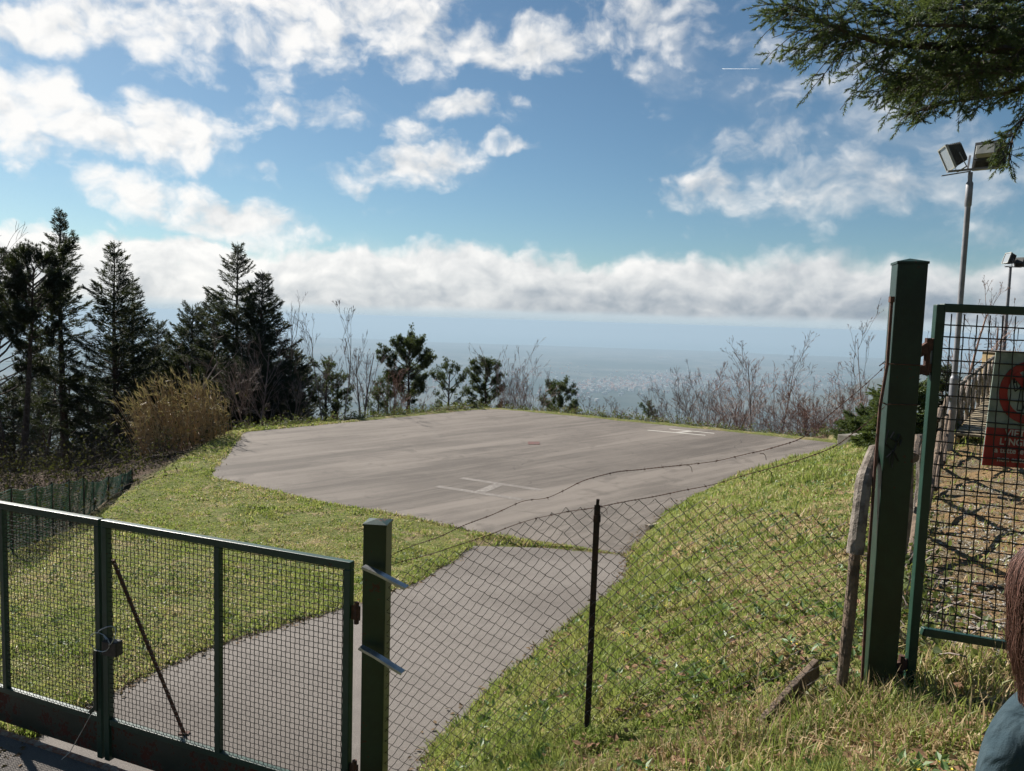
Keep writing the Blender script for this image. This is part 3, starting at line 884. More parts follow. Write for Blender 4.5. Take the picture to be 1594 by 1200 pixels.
# outlined figure with a raised hand
pline([(-.03 + .022 * math.cos(t_), .07 + .024 * math.sin(t_)) for t_ in np.linspace(0, 6.28, 16)])
pline([(-.055, .04), (-.01, .045), (.01, .03), (.01, -.05), (-.06, -.05), (-.055, .04)])
pline([(-.055, .03), (-.085, .0), (-.1, .045), (-.085, .052), (-.075, .02)])
pline([(-.1, .045), (-.105, .07), (-.097, .07), (-.095, .05), (-.092, .075), (-.085, .074), (-.085, .052)])
pline([(-.06, -.05), (-.062, -.1), (-.03, -.1), (-.025, -.055), (-.015, -.1), (.012, -.1), (.01, -.05)])
lch(pg, 'figure_outline', m_simple('black print', (.01, .01, .01), .5))
zt = -SHT / 2 + rp_h
for k_, (txt, sz) in enumerate([('VIETATO', .056), ("L'INGRESSO", .052), ('a tutte le persone', .044), ('non autorizzate', .044)]):
    lettering(txt, sz, m_lett, sg, (0, -.0075, zt - .024 - k_ * .0475))

# ---- chain link ---------------------------------------------------------------------
fence = thing('chain_link_fence', (0.5, 4.4, hz(.5, 4.4)), 'sagging wire mesh fence with barbed wire between the green posts', 'fence')
stn = [(607, 896, 1215), (668, 870, 1215), (735, 848, 1214), (808, 816, 1210), (883, 789, 1195), (932, 790, 1172), (985, 778, 1158), (1040, 774, 1140), (1131, 784, 1115), (1250, 800, 1098), (1352, 818, 1082)]
px_ = np.array([s_[0] for s_ in stn]); pt_ = np.array([s_[1] for s_ in stn]); pbm = np.array([s_[2] for s_ in stn])
def ydist(px): return np.interp(px, [607, 1352], [4.68, 4.03])
Xs, Zt, Yf = [], [], []
for a_, b_ in zip(px_, pt_):
    y_ = float(ydist(a_)); p = at_y(a_, b_, y_); Xs.append(p.x); Zt.append(p.z); Yf.append(y_)
def fsurf(x, v):
    """v = height below the top in metres"""
    y = np.interp(x, Xs, Yf)
    zt_ = np.interp(x, Xs, Zt)
    bot = hgt(x, y) - .02
    sagx = .03 * (fbm(x * 2, v * 2, 61) - .5)
    bul = .06 * (fbm(x * 1.3, v * 1.3, 62) - .5)
    return np.stack([x + sagx + .0 * v, y + bul, np.maximum(zt_ - v, bot)], -1), zt_ - v < bot
pit = .041   # half diagonal
P0, P1 = [], []
Ltot = Xs[-1] - Xs[0]
ncol = int(Ltot / pit)
MW = MB()
for i in range(ncol + 1):
    # zigzag wire i runs between columns i and i+1, top to bottom
    js = np.arange(0, 62)
    x = Xs[0] + (i + ((js + i) % 2)) * pit
    x = np.clip(x, Xs[0], Xs[-1])
    # the diamonds lean as the mesh has been dragged
    q, under = fsurf(x, js * pit * .92)
    q[:, 0] += -.05 * np.sin(js * .045)
    q = q[~under]
    # little horizontal jog where the wires hook into one another
    q[:, 1] += (js[:len(q)] % 2 * 2 - 1) * .003
    q += rng.normal(0, .0018, q.shape)
    mid = (q[:-1] + q[1:]) / 2
    mid[:, 2] -= .0045
    P0.append(q[:-1]); P1.append(mid); P0.append(mid); P1.append(q[1:])
MW.segs(np.concatenate(P0), np.concatenate(P1), .0019, .0019, 4)
ch(MW, 'wire_mesh', m_chain, fence)
tp_ = MB()
p_t, p_b = np.array(at_y(930, 786, 4.38)), np.array(at_y(911, 1185, 4.40))
tp_.beam(p_b + [0, 0, -.2], p_t, .035, .006, (0, 1, 0)); tp_.beam(p_b + [0, .018, -.2], p_t + [0, .018, -.02], .006, .03, (0, 1, 0))
tp_.beam(p_t, p_t + [.002, 0, .035], .018, .006, (0, 1, 0))
tp_.beam(p_t + [0, -.004, -.10], p_t + [0, -.004, -.06], .042, .01, (0, 1, 0))
ch(tp_, 'fence_stake', m_simple('blackened iron', (.018, .014, .012), .8, (.05, .025, .018), 22), fence)
def barbed(pts, ys):
    P = []
    for (a_, b_), y_ in zip(pts, ys): P.append(np.array(at_y(a_, b_, y_)))
    P = np.array(P)
    # resample as a soft curve
    tt = np.concatenate([[0], np.cumsum(np.linalg.norm(np.diff(P, axis=0), axis=1))])
    s_ = np.arange(0, tt[-1], .02)
    C = np.stack([np.interp(s_, tt, P[:, k]) for k in range(3)], 1)
    ker = np.ones(5) / 5
    for k in range(3): C[2:-2, k] = np.convolve(C[:, k], ker, 'valid')
    C += np.stack([np.zeros(len(s_)), .004 * np.sin(s_ * 9), .003 * np.sin(s_ * 14 + 1)], 1)
    mb = MB()
    for ph in (0, math.pi):
        Q = C + np.stack([0 * s_, .0022 * np.cos(s_ * 160 + ph), .0022 * np.sin(s_ * 160 + ph)], 1)
        mb.segs(Q[:-1], Q[1:], .0016, .0016, 4)
    for k in range(4, len(C) - 1, 5):
        for q in range(4):
            v = rng.normal(size=3); v /= np.linalg.norm(v)
            mb.segs([C[k] - v * .001], [C[k] + v * .014], .0014, .0006, 3)
        mb.segs([C[k] - (C[k + 1] - C[k]) * .25], [C[k] + (C[k + 1] - C[k]) * .25], .004, .004, 5)
    return mb
b1 = [(608, 866), (640, 850), (690, 833), (731, 814), (770, 799), (815, 780), (850, 776), (905, 749), (965, 733), (1050, 726), (1120, 716), (1185, 703), (1248, 682), (1320, 622), (1382, 567)]
ch(barbed(b1, [float(ydist(p[0])) for p in b1]), 'barbed_wire', m_rust, fence)
b2 = [(608, 880), (670, 862), (735, 842), (792, 820), (840, 806), (883, 795), (933, 790), (985, 778), (1040, 769), (1100, 756), (1152, 742), (1195, 731), (1250, 713), (1300, 696), (1345, 662), (1378, 632)]
ch(barbed(b2, [float(ydist(p[0])) - .01 for p in b2]), 'barbed_wire', m_rust, fence)
# hooked broken strands
for a_, b_ in ((1068, 725), (1183, 706), (1192, 732), (936, 790), (1150, 745)):
    p = np.array(at_y(a_, b_, float(ydist(a_))))
    hk = MB(); hk.tube([p, p + [.018, 0, .002], p + [.032, 0, -.012], p + [.036, 0, -.035]], .0016, 4)
    ch(hk, 'loose_wire_end', m_rust, fence)

# ---- rustic wood ----------------------------------------------------------------------
def log(name, pts, rad, label, cat='log', m_=None, n=12, group=None, jit=.05):
    mb = MB(); pts = [np.array(p) for p in pts]
    # densify
    tt = np.linspace(0, len(pts) - 1, (len(pts) - 1) * 5 + 1)
    P = np.stack([np.interp(tt, range(len(pts)), [p[k] for p in pts]) for k in range(3)], 1)
    P[1:-1] = (P[:-2] + P[1:-1] * 2 + P[2:]) / 4
    r = np.interp(tt, np.linspace(0, len(pts) - 1, len(rad)), rad)
    T = P[1] - P[0]; T = T / np.linalg.norm(T)
    mb.tube(P, r, n, 0, False, jit)
    for i, cen_ in ((0, P[0]), (len(P) - 1, P[-1])):
        ring = mb.V[0][i * n:(i + 1) * n]
        mb.add([cen_] + list(ring), [[0, 1 + q, 1 + (q + 1) % n] for q in range(n)], 1)
    return tag(mb.build(name, [m_ or m_log, m_end], smooth=False, loc=tuple(P[0])), label, cat, group)
log('leaning_log', [at_y(1331, 862, 3.93), at_y(1338, 800, 3.96), at_y(1345, 745, 4.02), at_y(1362, 700, 4.2)], [.043, .040, .042, .036], 'pale grey sawn log leaning slanted against the tall green post')
log('wooden_stake', [at_y(1310, 1066, 4.0), at_y(1322, 960, 4.03), at_y(1332, 850, 4.06), at_y(1345, 780, 4.10), at_y(1352, 720, 4.14)], [.028, .031, .029, .028, .027], 'split weathered stake standing in the grass below the grey log', 'stake', m_logd)
log('lying_pole', [at_z(1008, 822, -4.53), at_z(1052, 812, -4.48), at_z(1100, 796, -4.33), at_z(1165, 779, -4.05)], [.075, .06, .06, .045], 'long pale pole lying on the grass at the helipad edge', 'pole', m_simple('bleached wood', (.42, .37, .29), .9, (.28, .24, .19), 10))
bp = MB(); p0, p1 = np.array(at_y(1187, 1062, 3.85)), np.array(at_y(1275, 984, 4.25))
p0[2] = hz(p0[0], p0[1]) + .03; p1[2] = hz(p1[0], p1[1]) + .16
bp.beam(p0, p1, .035, .11)
tag(bp.build('old_plank', m_logd, loc=p0, bevel=.006), 'dark rotten plank half buried in the grass of the bank', 'plank')

# ------------------------------------------------------------------ foliage materials
def m_leaf(name, dark, light, trans=.25, rough=.55, spec=.3, patch=1.5):
    m, t, b = mat(name)
    g = t.new('ShaderNodeNewGeometry')
    r = g.outputs['Random Per Island']
    n = t.noise(g.outputs['Position'], patch, 3, .6)
    c = t.mix(t.m('ADD', t.m('MULTIPLY', r, .6), t.m('MULTIPLY', t.ss(n, .3, .7), .4)), dark, light)
    t.put(b.inputs['Base Color'], c); b.inputs['Roughness'].default_value = rough; b.inputs['Specular IOR Level'].default_value = spec
    if trans:
        tr = t.new('ShaderNodeBsdfTranslucent'); t.put(tr.inputs[0], t.mix(.5, c, t.mix(.5, c, (.5, .6, .1))))
        mx = t.new('ShaderNodeMixShader'); mx.inputs[0].default_value = trans
        t.l.new(b.outputs[0], mx.inputs[1]); t.l.new(tr.outputs[0], mx.inputs[2])
        t.l.new(mx.outputs[0], t.n['Material Output'].inputs[0])
    return m
m_fir = m_leaf('fir needles', (.007, .016, .010), (.022, .042, .022), .10)
m_pine = m_leaf('pine needles', (.022, .042, .016), (.075, .115, .038), .2)
m_bough = m_leaf('near fir needles', (.018, .042, .018), (.068, .112, .042), .25, patch=6)
m_bark = m_simple('dark bark', (.045, .036, .03), .95, (.085, .07, .058), 9, bmp=.8)
m_twig = m_simple('bare grey twigs', (.27, .225, .20), .9, (.16, .125, .11), 3)
m_twigr = m_simple('bare reddish twigs', (.33, .215, .17), .9, (.21, .14, .11), 2)
m_cane = m_simple('dry canes', (.42, .31, .18), .8, (.24, .17, .10), 5)
m_bush = m_leaf('bush leaves', (.03, .05, .015), (.12, .15, .045), .3)
m_bramble = m_leaf('bramble leaves', (.018, .017, .011), (.065, .050, .032), .12, .9, .05)

def rotmats(dirs, roll=None):
    """matrices whose +Y axis is dirs"""
    d = dirs / (np.linalg.norm(dirs, axis=1, keepdims=True) + 1e-9)
    ref = np.where(np.abs(d[:, 2:3]) > .95, np.array([[1., 0, 0]]), np.array([[0, 0, 1.]]))
    x = np.cross(d, ref); x /= np.linalg.norm(x, axis=1, keepdims=True) + 1e-9
    z = np.cross(x, d)
    if roll is not None:
        c, s = np.cos(roll)[:, None], np.sin(roll)[:, None]
        x, z = x * c + z * s, z * c - x * s
    return np.stack([x, d, z], 2)
def stamp(mb, tv, tf, P, M, S, mi=0):
    """copies of a small leaf shape (tv, tf) at P, oriented by M, scaled by S, joined into one mesh"""
    V = np.einsum('nij,kj->nki', M, tv) * np.asarray(S)[:, None, None] + P[:, None, :]
    F = tf[None] + (np.arange(len(P)) * len(tv))[:, None, None]
    mb.add(V.reshape(-1, 3), F.reshape(-1, tf.shape[1]), mi)
def sprig_shape(n, length, nl, wd, spread, seed=1, flat=False):
    r = np.random.default_rng(seed)
    V, F = [], []
    for i in range(n):
        t = i / n
        a = (math.pi * (i % 2) + r.normal(0, .35)) if flat else r.uniform(0, 2 * math.pi)
        b = np.array([0, t * length, 0])
        out = np.array([math.cos(a), 0, math.sin(a)]); fwd = np.array([0, 1, 0])
        sp = spread * r.uniform(.8, 1.2) * (1 - .5 * t)
        d = out * math.sin(sp) + fwd * math.cos(sp)
        l = nl * r.uniform(.75, 1.15) * (1 - .25 * t)
        side = np.cross(d, r.normal(size=3)); side /= np.linalg.norm(side)
        k = len(V)
        V += [b - side * wd / 2, b + side * wd / 2, b + d * l]; F.append([k, k + 1, k + 2])
    return np.array(V), np.array(F)
SP_FIR = sprig_shape(14, .20, .09, .026, .85, 3, True)
SP_PINE = sprig_shape(16, .06, .12, .017, 1.0, 4)
SP_NEAR = sprig_shape(36, .075, .026, .0050, .95, 5)

def curve_pts(p, d, L, n, droop, wob=0.0):
    """n+1 points from p along d, bending by droop"""
    d = np.array(d, float); d /= np.linalg.norm(d)
    P = [np.array(p, float)]
    for i in range(n):
        d = d + np.array([0, 0, droop / n]) + rng.normal(0, wob, 3)
        d /= np.linalg.norm(d); P.append(P[-1] + d * L / n)
    return np.array(P)

def fir(name, base, H, R, label, group, dens=1.0, bare=.10, thin_top=True, cat='tree', tilt=0.0, m_=None, shape=.8):
    t = thing(name, tuple(base), label, cat, group)
    tk, fo = MB(), MB()
    top = np.array(base) + [tilt, 0, H]
    tp = np.stack([np.array(base) + (top - np.array(base)) * s + [.04 * math.sin(s * 7), .04 * math.cos(s * 5), 0] for s in np.linspace(-.02, 1, 14)])
    tr = np.interp(np.linspace(0, 1, 14), [0, .1, 1], [.02 * H * .8 + .05, .014 * H + .03, .012])
    tk.tube(tp, tr, 8, 0, True, .06)
    PP, DD, SS, B0, B1, BR = [], [], [], [], [], []
    z = bare * H
    while z < H * .985:
        s = z / H
        nb = int(rng.integers(4, 7))
        a0 = rng.uniform(0, 6.28)
        for k in range(nb):
            if rng.random() < .12: continue
            a = a0 + k * 6.28 / nb + rng.normal(0, .4)
            L = R * ((1 - s) ** shape) * rng.choice([rng.uniform(.35, .8), rng.uniform(.75, 1.1), rng.uniform(1.0, 1.3)], p=[.3, .5, .2]) + .12
            up = -.25 + .75 * s + rng.normal(0, .2)
            c = np.array([np.interp(z, tp[:, 2] - base[2], tp[:, 0]), np.interp(z, tp[:, 2] - base[2], tp[:, 1]), base[2] + z])
            Pq = curve_pts(c, [math.cos(a), math.sin(a), up], L, 6, .55 - .1 * s, .05)
            B0.append(Pq[:-1]); B1.append(Pq[1:]); BR.append(np.linspace(.012 + L * .012, .006, 7)[:-1])
            n = max(5, int(L * 36 * dens * (1.4 if s < .5 else 1)))
            u = rng.uniform(.08 if s > .6 else .2, 1, n) ** .85
            q = np.stack([np.interp(u * 6, range(7), Pq[:, j]) for j in range(3)], 1)
            ax = Pq[-1] - Pq[0]; ax /= np.linalg.norm(ax)
            sd_ = np.cross(ax, [0, 0, 1]); sd_ /= np.linalg.norm(sd_) + 1e-9
            sg_ = rng.choice([-1, 1], n)
            wl = L * .42 * (1 - u) ** .7 * rng.uniform(0, 1, n)
            q = q + sd_ * (sg_ * wl)[:, None] + ax * (wl * .5)[:, None] - np.array([0, 0, 1]) * (wl * rng.uniform(-.1, .7, n))[:, None]
            d = ax + sd_ * (sg_ * .7)[:, None] + rng.normal(0, .34, (n, 3)) + np.array([0, 0, -.12 + .3 * s])
            PP.append(q); DD.append(d); SS.append(rng.uniform(.7, 1.25, n) * (1.0 if s < .8 else .75))
        z += max(.13, .034 * H * (1 - .5 * s)) * rng.uniform(.7, 1.2)
    # leader
    for zz in np.linspace(.93, 1, 8):
        PP.append((np.array(base) + (top - np.array(base)) * zz)[None]); DD.append(np.array([[rng.normal(0, .2), rng.normal(0, .2), 1.]])); SS.append(np.array([.7]))
    tk.segs(np.concatenate(B0), np.concatenate(B1), np.concatenate(BR), np.concatenate(BR) * .8, 4)
    P_, D_, S_ = np.concatenate(PP), np.concatenate(DD), np.concatenate(SS)
    stamp(fo, *SP_FIR, P_, rotmats(D_, rng.normal(0, .5, len(P_))), S_)
    ch(tk, 'trunk', m_bark, t); ch(fo, 'foliage', m_ or m_fir, t)
    return t
def pine(name, base, H, R, label, group, crown=.45, dens=1.0, lean=(0, 0), m_=None, cat='tree', top_flat=.6, tuft=1.0):
    t = thing(name, tuple(base), label, cat, group)
    tk, fo = MB(), MB()
    b0 = np.array(base, float); top = b0 + [lean[0], lean[1], H * .96]
    S = np.linspace(-.02, 1, 10)
    tp = np.stack([b0 + (top - b0) * s + [.05 * H * .3 * math.sin(s * 5 + b0[0]) * s * (1 - s), 0, 0] for s in S])
    tk.tube(tp, np.interp(S, [0, 1], [.013 * H + .05, .02]), 8, 0, True, .08)
    B0, B1, BR, PP, DD, SS = [], [], [], [], [], []
    nb = int(26 * dens + H)
    for i in range(nb):
        s = 1 - crown + crown * (i + .5) / nb
        sc_ = (s - (1 - crown)) / crown
        a = i * 2.4 + rng.normal(0, .4)
        L = R * (math.sin(math.pi * min(1, max(.12, (1 - sc_) * .85 + .12))) ** .6) * rng.uniform(.55, 1.15)
        if sc_ > .9: L *= .6
        c = np.array([np.interp(s, S, tp[:, k]) for k in range(3)])
        Pq = curve_pts(c, [math.cos(a), math.sin(a), .05 + .8 * sc_ + rng.normal(0, .12)], L, 6, .45, .08)
        B0.append(Pq[:-1]); B1.append(Pq[1:]); BR.append(np.linspace(.012 + .012 * L, .008, 7)[:-1])
        ntw = max(4, int(L * 6))
        for k in range(ntw):
            u = rng.uniform(.4, 1)
            q = np.array([np.interp(u * 6, range(7), Pq[:, j]) for j in range(3)])
            d = (Pq[-1] - Pq[0]) / L + rng.normal(0, .5, 3) * [1, 1, .45] + [0, 0, .25]
            Q = curve_pts(q, d, rng.uniform(.2, .45) * (.6 + .4 * R / 2), 3, .5, .08)
            B0.append(Q[:-1]); B1.append(Q[1:]); BR.append(np.full(3, .007))
            nt = int(15 * dens)
            uu = rng.uniform(.35, 1, nt)
            qq = np.stack([np.interp(uu * 3, range(4), Q[:, j]) for j in range(3)], 1) + rng.normal(0, .075, (nt, 3))
            PP.append(qq); DD.append((Q[-1] - Q[0])[None] * 2 + rng.normal(0, .35, (nt, 3)) + [0, 0, .12]); SS.append(rng.uniform(.75, 1.25, nt) * tuft)
    # dead stubs under the crown
    for i in range(10):
        s = rng.uniform(.1, max(.15, 1 - crown + .05)); a = rng.uniform(0, 6.28)
        c = np.array([np.interp(s, S, tp[:, k]) for k in range(3)])
        Pq = curve_pts(c, [math.cos(a), math.sin(a), rng.uniform(-.2, .4)], R * rng.uniform(.2, .7), 4, -.2, .12)
        B0.append(Pq[:-1]); B1.append(Pq[1:]); BR.append(np.linspace(.012, .005, 5)[:-1])
    tk.segs(np.concatenate(B0), np.concatenate(B1), np.concatenate(BR), np.concatenate(BR) * .85, 4)
    P_, D_, S_ = np.concatenate(PP), np.concatenate(DD), np.concatenate(SS)
    stamp(fo, *SP_PINE, P_, rotmats(D_), S_)
    ch(tk, 'trunk', m_bark, t); ch(fo, 'foliage', m_ or m_pine, t)
    return t
def bare(name, base, H, label, group, spread=.45, stems=1, m_=None, r0=None, levels=4, cat='tree', spray=1.0, kids=5):
    t = None
    mb = MB()
    P0, P1, R0, R1 = [], [], [], []
    def grow(p, d, L, r, lv):
        n = 5 if lv == 0 else 4
        Q = curve_pts(p, d, L, n, .25 if lv else .05, .07 + .03 * lv)
        rr_ = np.linspace(r, max(.0055, r * .35), n + 1)
        P0.append(Q[:-1]); P1.append(Q[1:]); R0.append(rr_[:-1]); R1.append(rr_[1:])
        if lv >= levels: return
        kn = kids + (4 if lv == 0 else 0) - (1 if lv > 1 else 0)
        for k in range(int(kn * spray)):
            u = rng.uniform(.25 if lv else .22, 1.0)
            q = np.array([np.interp(u * n, range(n + 1), Q[:, j]) for j in range(3)])
            ax = Q[-1] - Q[0]; ax /= np.linalg.norm(ax)
            v = rng.normal(size=3); v -= ax * np.dot(v, ax); v /= np.linalg.norm(v)
            an_ = spread * rng.uniform(.7, 1.5)
            dd = ax * math.cos(an_) + v * math.sin(an_)
            grow(q, dd, L * rng.uniform(.32, .55) * (1.15 - .5 * u), max(.0055, r * (1 - .6 * u) * .55), lv + 1)
    b0 = np.array(base, float)
    for s_ in range(stems):
        d = np.array([rng.normal(0, .28 if stems > 1 else .03), rng.normal(0, .28 if stems > 1 else .03), 1.])
        L = H * (rng.uniform(.6, 1.0) if stems > 1 else 1.0)
        rs_ = .04 * stems ** .6 if stems < 4 else .10 * stems ** .5
        grow(b0 + [rng.normal(0, rs_), rng.normal(0, rs_), -.1], d, L, r0 or (.011 * H + .012) / (1 + .25 * (stems - 1)), 0 if stems < 4 else 1)
    mb.segs(np.concatenate(P0), np.concatenate(P1), np.concatenate(R0), np.concatenate(R1), 3)
    if cat == 'tree':
        t = thing(name, tuple(base), label, cat, group)
        nt = 5
        ch(mb, 'branches', m_ or m_twig, t)
        tk = MB(); Q = np.concatenate(P0[:1]); tk.tube(np.concatenate([P0[0], P1[0][-1:]]), np.concatenate([R0[0], R1[0][-1:]]) * 1.04, 7)
        ch(tk, 'trunk', m_ or m_twig, t)
        return t
    return tag(mb.build(name, m_ or m_twig, loc=tuple(base)), label, cat, group)
def spot(px, y, ytop=None, pytop=None):
    """standing place at heading px and distance y: base on the ground and height that reaches picture row pytop"""
    x = ray(px, 560).x * y
    z = hz(x, y)
    top = at_y(px, pytop, y).z
    return np.array([x, y, z]), top - z

G1 = 'dark conifers at the left edge of the clearing'
b_, h_ = spot(97, 39.7, pytop=326); fir('fir_tree', b_, h_, 2.31, 'tallest dark fir of the left wood with a ragged open top', G1, 1.25, .32, shape=.55)
b_, h_ = spot(180, 38.4, pytop=378); fir('fir_tree', b_, h_, 3.06, 'slender pointed fir right of the tallest fir', G1, 1.35, .12, shape=.62)
b_, h_ = spot(213, 41.0, pytop=428); fir('fir_tree', b_, h_, 3.36, 'shorter dense fir leaning on the slender pointed fir', G1, 1.3, .12, tilt=-.2)
b_, h_ = spot(370, 41.6, pytop=380); fir('fir_tree', b_, h_, 4.24, 'tall wide fir standing at the left corner of the helipad', G1, 1.3, .12, shape=.75)
b_, h_ = spot(408, 40.3, pytop=424); fir('fir_tree', b_, h_, 3.29, 'lower pointed fir just right of the wide corner fir', G1, 1.5, .05, shape=.7)
b_, h_ = spot(455, 42.9, pytop=545); fir('fir_tree', b_, h_, 2.31, 'small dark fir at the foot of the corner firs', G1, 1.7, .02, shape=.5)
b_, h_ = spot(300, 43.5, pytop=478); fir('fir_tree', b_, h_, 2.92, 'bushy round-topped fir behind the dry canes', G1, 1.5, .05, shape=.45)
b_, h_ = spot(246, 46.1, pytop=500); fir('fir_tree', b_, h_, 2.68, 'dark squat fir between the slender fir and the canes', G1, 1.5, .05, shape=.5)
b_, h_ = spot(332, 47.4, pytop=455); fir('fir_tree', b_, h_, 2.68, 'green fir half hidden behind the wide corner fir', G1, 1.3, .05, shape=.6)
b_, h_ = spot(28, 32.0, pytop=398); pine('pine_tree', b_, h_, 2.43, 'dark leaning pine with a flat crown at the left edge', G1, .36, 1.3, (.75, 0), m_fir, tuft=1.1)
b_, h_ = spot(-6, 34.6, pytop=450); pine('pine_tree', b_, h_, 2.92, 'dark pine cut by the left edge of the photo', G1, .5, 1.2, (.1, 0), m_fir, tuft=1.1)
b_, h_ = spot(8, 27.6, pytop=368); bare('bare_tree', b_, h_, 'bare dark twigs rising above the leftmost pines', 'bare trees of the left wood', .35, 1, m_bark, levels=3, kids=4, r0=.055)
for i, (px, y, pt, lb) in enumerate([(52, 46, 560, 'thin dark trunk between the leaning pine and tallest fir'), (76, 50, 590, 'thin bare tree in the dim wood under the tallest fir'), (140, 48, 575, 'bare thin tree in the dim wood left of the slender fir'), (30, 54, 575, 'farthest bare tree seen under the leaning pine'), (228, 40, 560, 'bare twiggy tree behind the left end of the canes'), (262, 37, 545, 'bare grey tree rising right behind the dry canes')]):
    b_, h_ = spot(px, y, pytop=pt); bare('bare_tree', b_, h_, lb, 'bare trees of the left wood', .4, 1, m_bark if i < 4 else m_twig, levels=3, kids=4)
b_, h_ = spot(160, 53.8, pytop=590); fir('fir_tree', b_, h_, 3.16, 'low dark fir deep in the wood behind the slender fir', G1, 1.3, .02, shape=.4)
b_, h_ = spot(60, 61.4, pytop=560); fir('fir_tree', b_, h_, 4.13, 'broad dark fir closing the view deep in the left wood', G1, 1.3, .02, shape=.4)
b_, h_ = spot(20, 51.2, pytop=600); fir('fir_tree', b_, h_, 3.65, 'low broad fir behind the trunk of the leaning pine', G1, 1.3, .02, shape=.4)
b_, h_ = spot(398, 36.4, pytop=500); bare('bare_tree', b_, h_, 'bare grey many-stemmed tree in front of the corner firs', 'bare trees of the left wood', .5, 3, m_twig, levels=3)
b_, h_ = spot(440, 37.2, pytop=560); bare('bare_tree', b_, h_, 'small bare arching tree in front of the small dark fir', 'bare trees of the left wood', .6, 3, m_twig, levels=3)
b_, h_ = spot(468, 40.2, pytop=530); bare('bare_tree', b_, h_, 'bare spindly tree at the right edge of the left wood', 'bare trees of the left wood', .3, 1, m_twig, levels=3)

for px, y, pt, R_, lb in ((335, 40, 560, 2.6, 'dark spreading evergreen at the foot of the wide corner fir'), (385, 38.5, 570, 2.4, 'low black-green evergreen in front of the two corner firs'), (285, 41, 560, 2.4, 'dark evergreen filling the gap behind the canes'), (232, 43, 575, 2.5, 'dark evergreen low behind the squat fir'), (430, 39, 590, 1.9, 'low dark evergreen reaching the right edge of the wood')):
    b_, h_ = spot(px, y, pytop=pt); fir('fir_tree', b_, h_, R_, lb, G1, 1.6, .0, shape=.35)
G2 = 'bare trees along the far rim of the helipad'
G3 = 'pines along the far rim of the helipad'
for px, y, pt, R, cr, dn, lb in [
    (508, 36.5, 566, 1.0, .75, 1.1, 'narrow pine among three tall bare trees'),
    (526, 36.8, 585, .8, .8, .9, 'slim low pine right of the narrow pine'),
    (637, 40.0, 536, 1.45, .58, 1.9, 'tallest rim pine with a rounded crown and bare lower trunk'),
    (604, 40.5, 590, .8, .7, .8, 'thin sparse pine left of the tallest rim pine'),
    (700, 41.5, 575, 1.15, .85, 1.0, 'layered pine with flat open tiers of branches'),
    (757, 43.0, 565, 1.1, .8, 1.7, 'dense dark round pine behind the top of the pad'),
    (872, 43.0, 602, 1.1, .95, 1.5, 'low bushy pine at the far corner of the pad'),
    (1013, 39.5, 632, .45, .95, .8, 'tiny pine peeping over the pad edge between bare bushes'),
    (590, 37.5, 610, .7, .8, .8, 'small ragged pine under the bare trees')]:
    b_, h_ = spot(px, y + 4, pytop=pt); pine('pine_tree', b_, h_, R * 1.3, lb, G3, cr, dn * .85, tuft=.95)
for px, y, pt, st, sp_, m_, lb in [
    (505, 35.4, 522, 1, .24, m_twig, 'first of the three tall bare trees left of the rim pines'),
    (533, 35.8, 516, 1, .28, m_twig, 'second and tallest of the three tall bare trees'),
    (562, 36.2, 530, 2, .35, m_twig, 'third of the tall bare trees, forked and twiggy'),
    (612, 38.5, 575, 3, .4, m_twigr, 'reddish bare shrub in front of the tallest rim pine'),
    (650, 39.5, 600, 3, .5, m_twigr, 'low reddish bare shrub at the foot of the tallest rim pine'),
    (812, 41.5, 541, 9, .30, m_twig, 'wide fan of bare stems at the far corner of the pad'),
    (785, 41.5, 590, 6, .45, m_twigr, 'reddish bare shrub between the dark round pine and the fan'),
    (835, 41.5, 580, 5, .45, m_twigr, 'bare shrub between the fan and the low bushy pine'),
    (938, 40.5, 598, 3, .5, m_twig, 'faint sparse bare tree right of the low bushy pine'),
    (972, 39.8, 625, 3, .6, m_twig, 'thin bare twigs beyond the far right rim'),
    (1048, 38.2, 588, 5, .32, m_twig, 'upright bare shrub alone above the right rim'),
    (1095, 37.5, 578, 4, .4, m_twig, 'bare leaning tree left of the reddish thicket'),
    (1130, 37.0, 600, 8, .5, m_twigr, 'reddish thicket of bare stems, left part'),
    (1152, 37.0, 572, 7, .4, m_twigr, 'tall reddish thicket of bare stems, middle part'),
    (1172, 36.5, 560, 1, .42, m_twig, 'tall bare tree in the reddish thicket'),
    (1198, 36.6, 610, 7, .5, m_twigr, 'reddish bare thicket right of the tall tree'),
    (1222, 36.5, 558, 1, .40, m_twig, 'lone tall bare tree right of the thicket'),
    (1243, 36.0, 592, 8, .38, m_twigr, 'reddish cone-shaped bare shrub'),
    (1270, 35.5, 615, 7, .55, m_twigr, 'low bare shrub left of the brush heap'),
    (1298, 35.0, 606, 6, .5, m_twigr, 'bare shrub over the brush heap'),
    (1322, 34.0, 640, 8, .6, m_twigr, 'low tangled bare shrub by the concrete block'),
    (1352, 33.0, 521, 1, .42, m_twig, 'tall fine bare tree left of the green post'),
    (1340, 32.0, 590, 5, .45, m_twigr, 'brown bare shrub in front of the fine bare tree')]:
    b_, h_ = spot(px, y + 2.5, pytop=pt); bare('bare_shrub' if st > 3 else 'bare_tree', b_, h_, lb, G2, sp_ * 1.1, int(st * 1.8) + 2 if st > 3 else st, m_, levels=4 if st > 2 else 4, cat='shrub' if st > 3 else 'tree', kids=(5 if px > 1000 else 4.2) if st > 1 else 4.6, r0=None if st != 1 else .034)
b_, h_ = spot(1362, 29, pytop=640); fir('young_fir', b_, h_, 1.1, 'young green conifer against the left side of tall post', 'young conifers by the tall post', 1.8, .0, m_=m_pine, shape=.6)
b_, h_ = spot(1338, 30, pytop=655); fir('young_fir', b_, h_, .8, 'smaller young conifer nearer the concrete block', 'young conifers by the tall post', 1.6, .0, m_=m_pine, shape=.6)
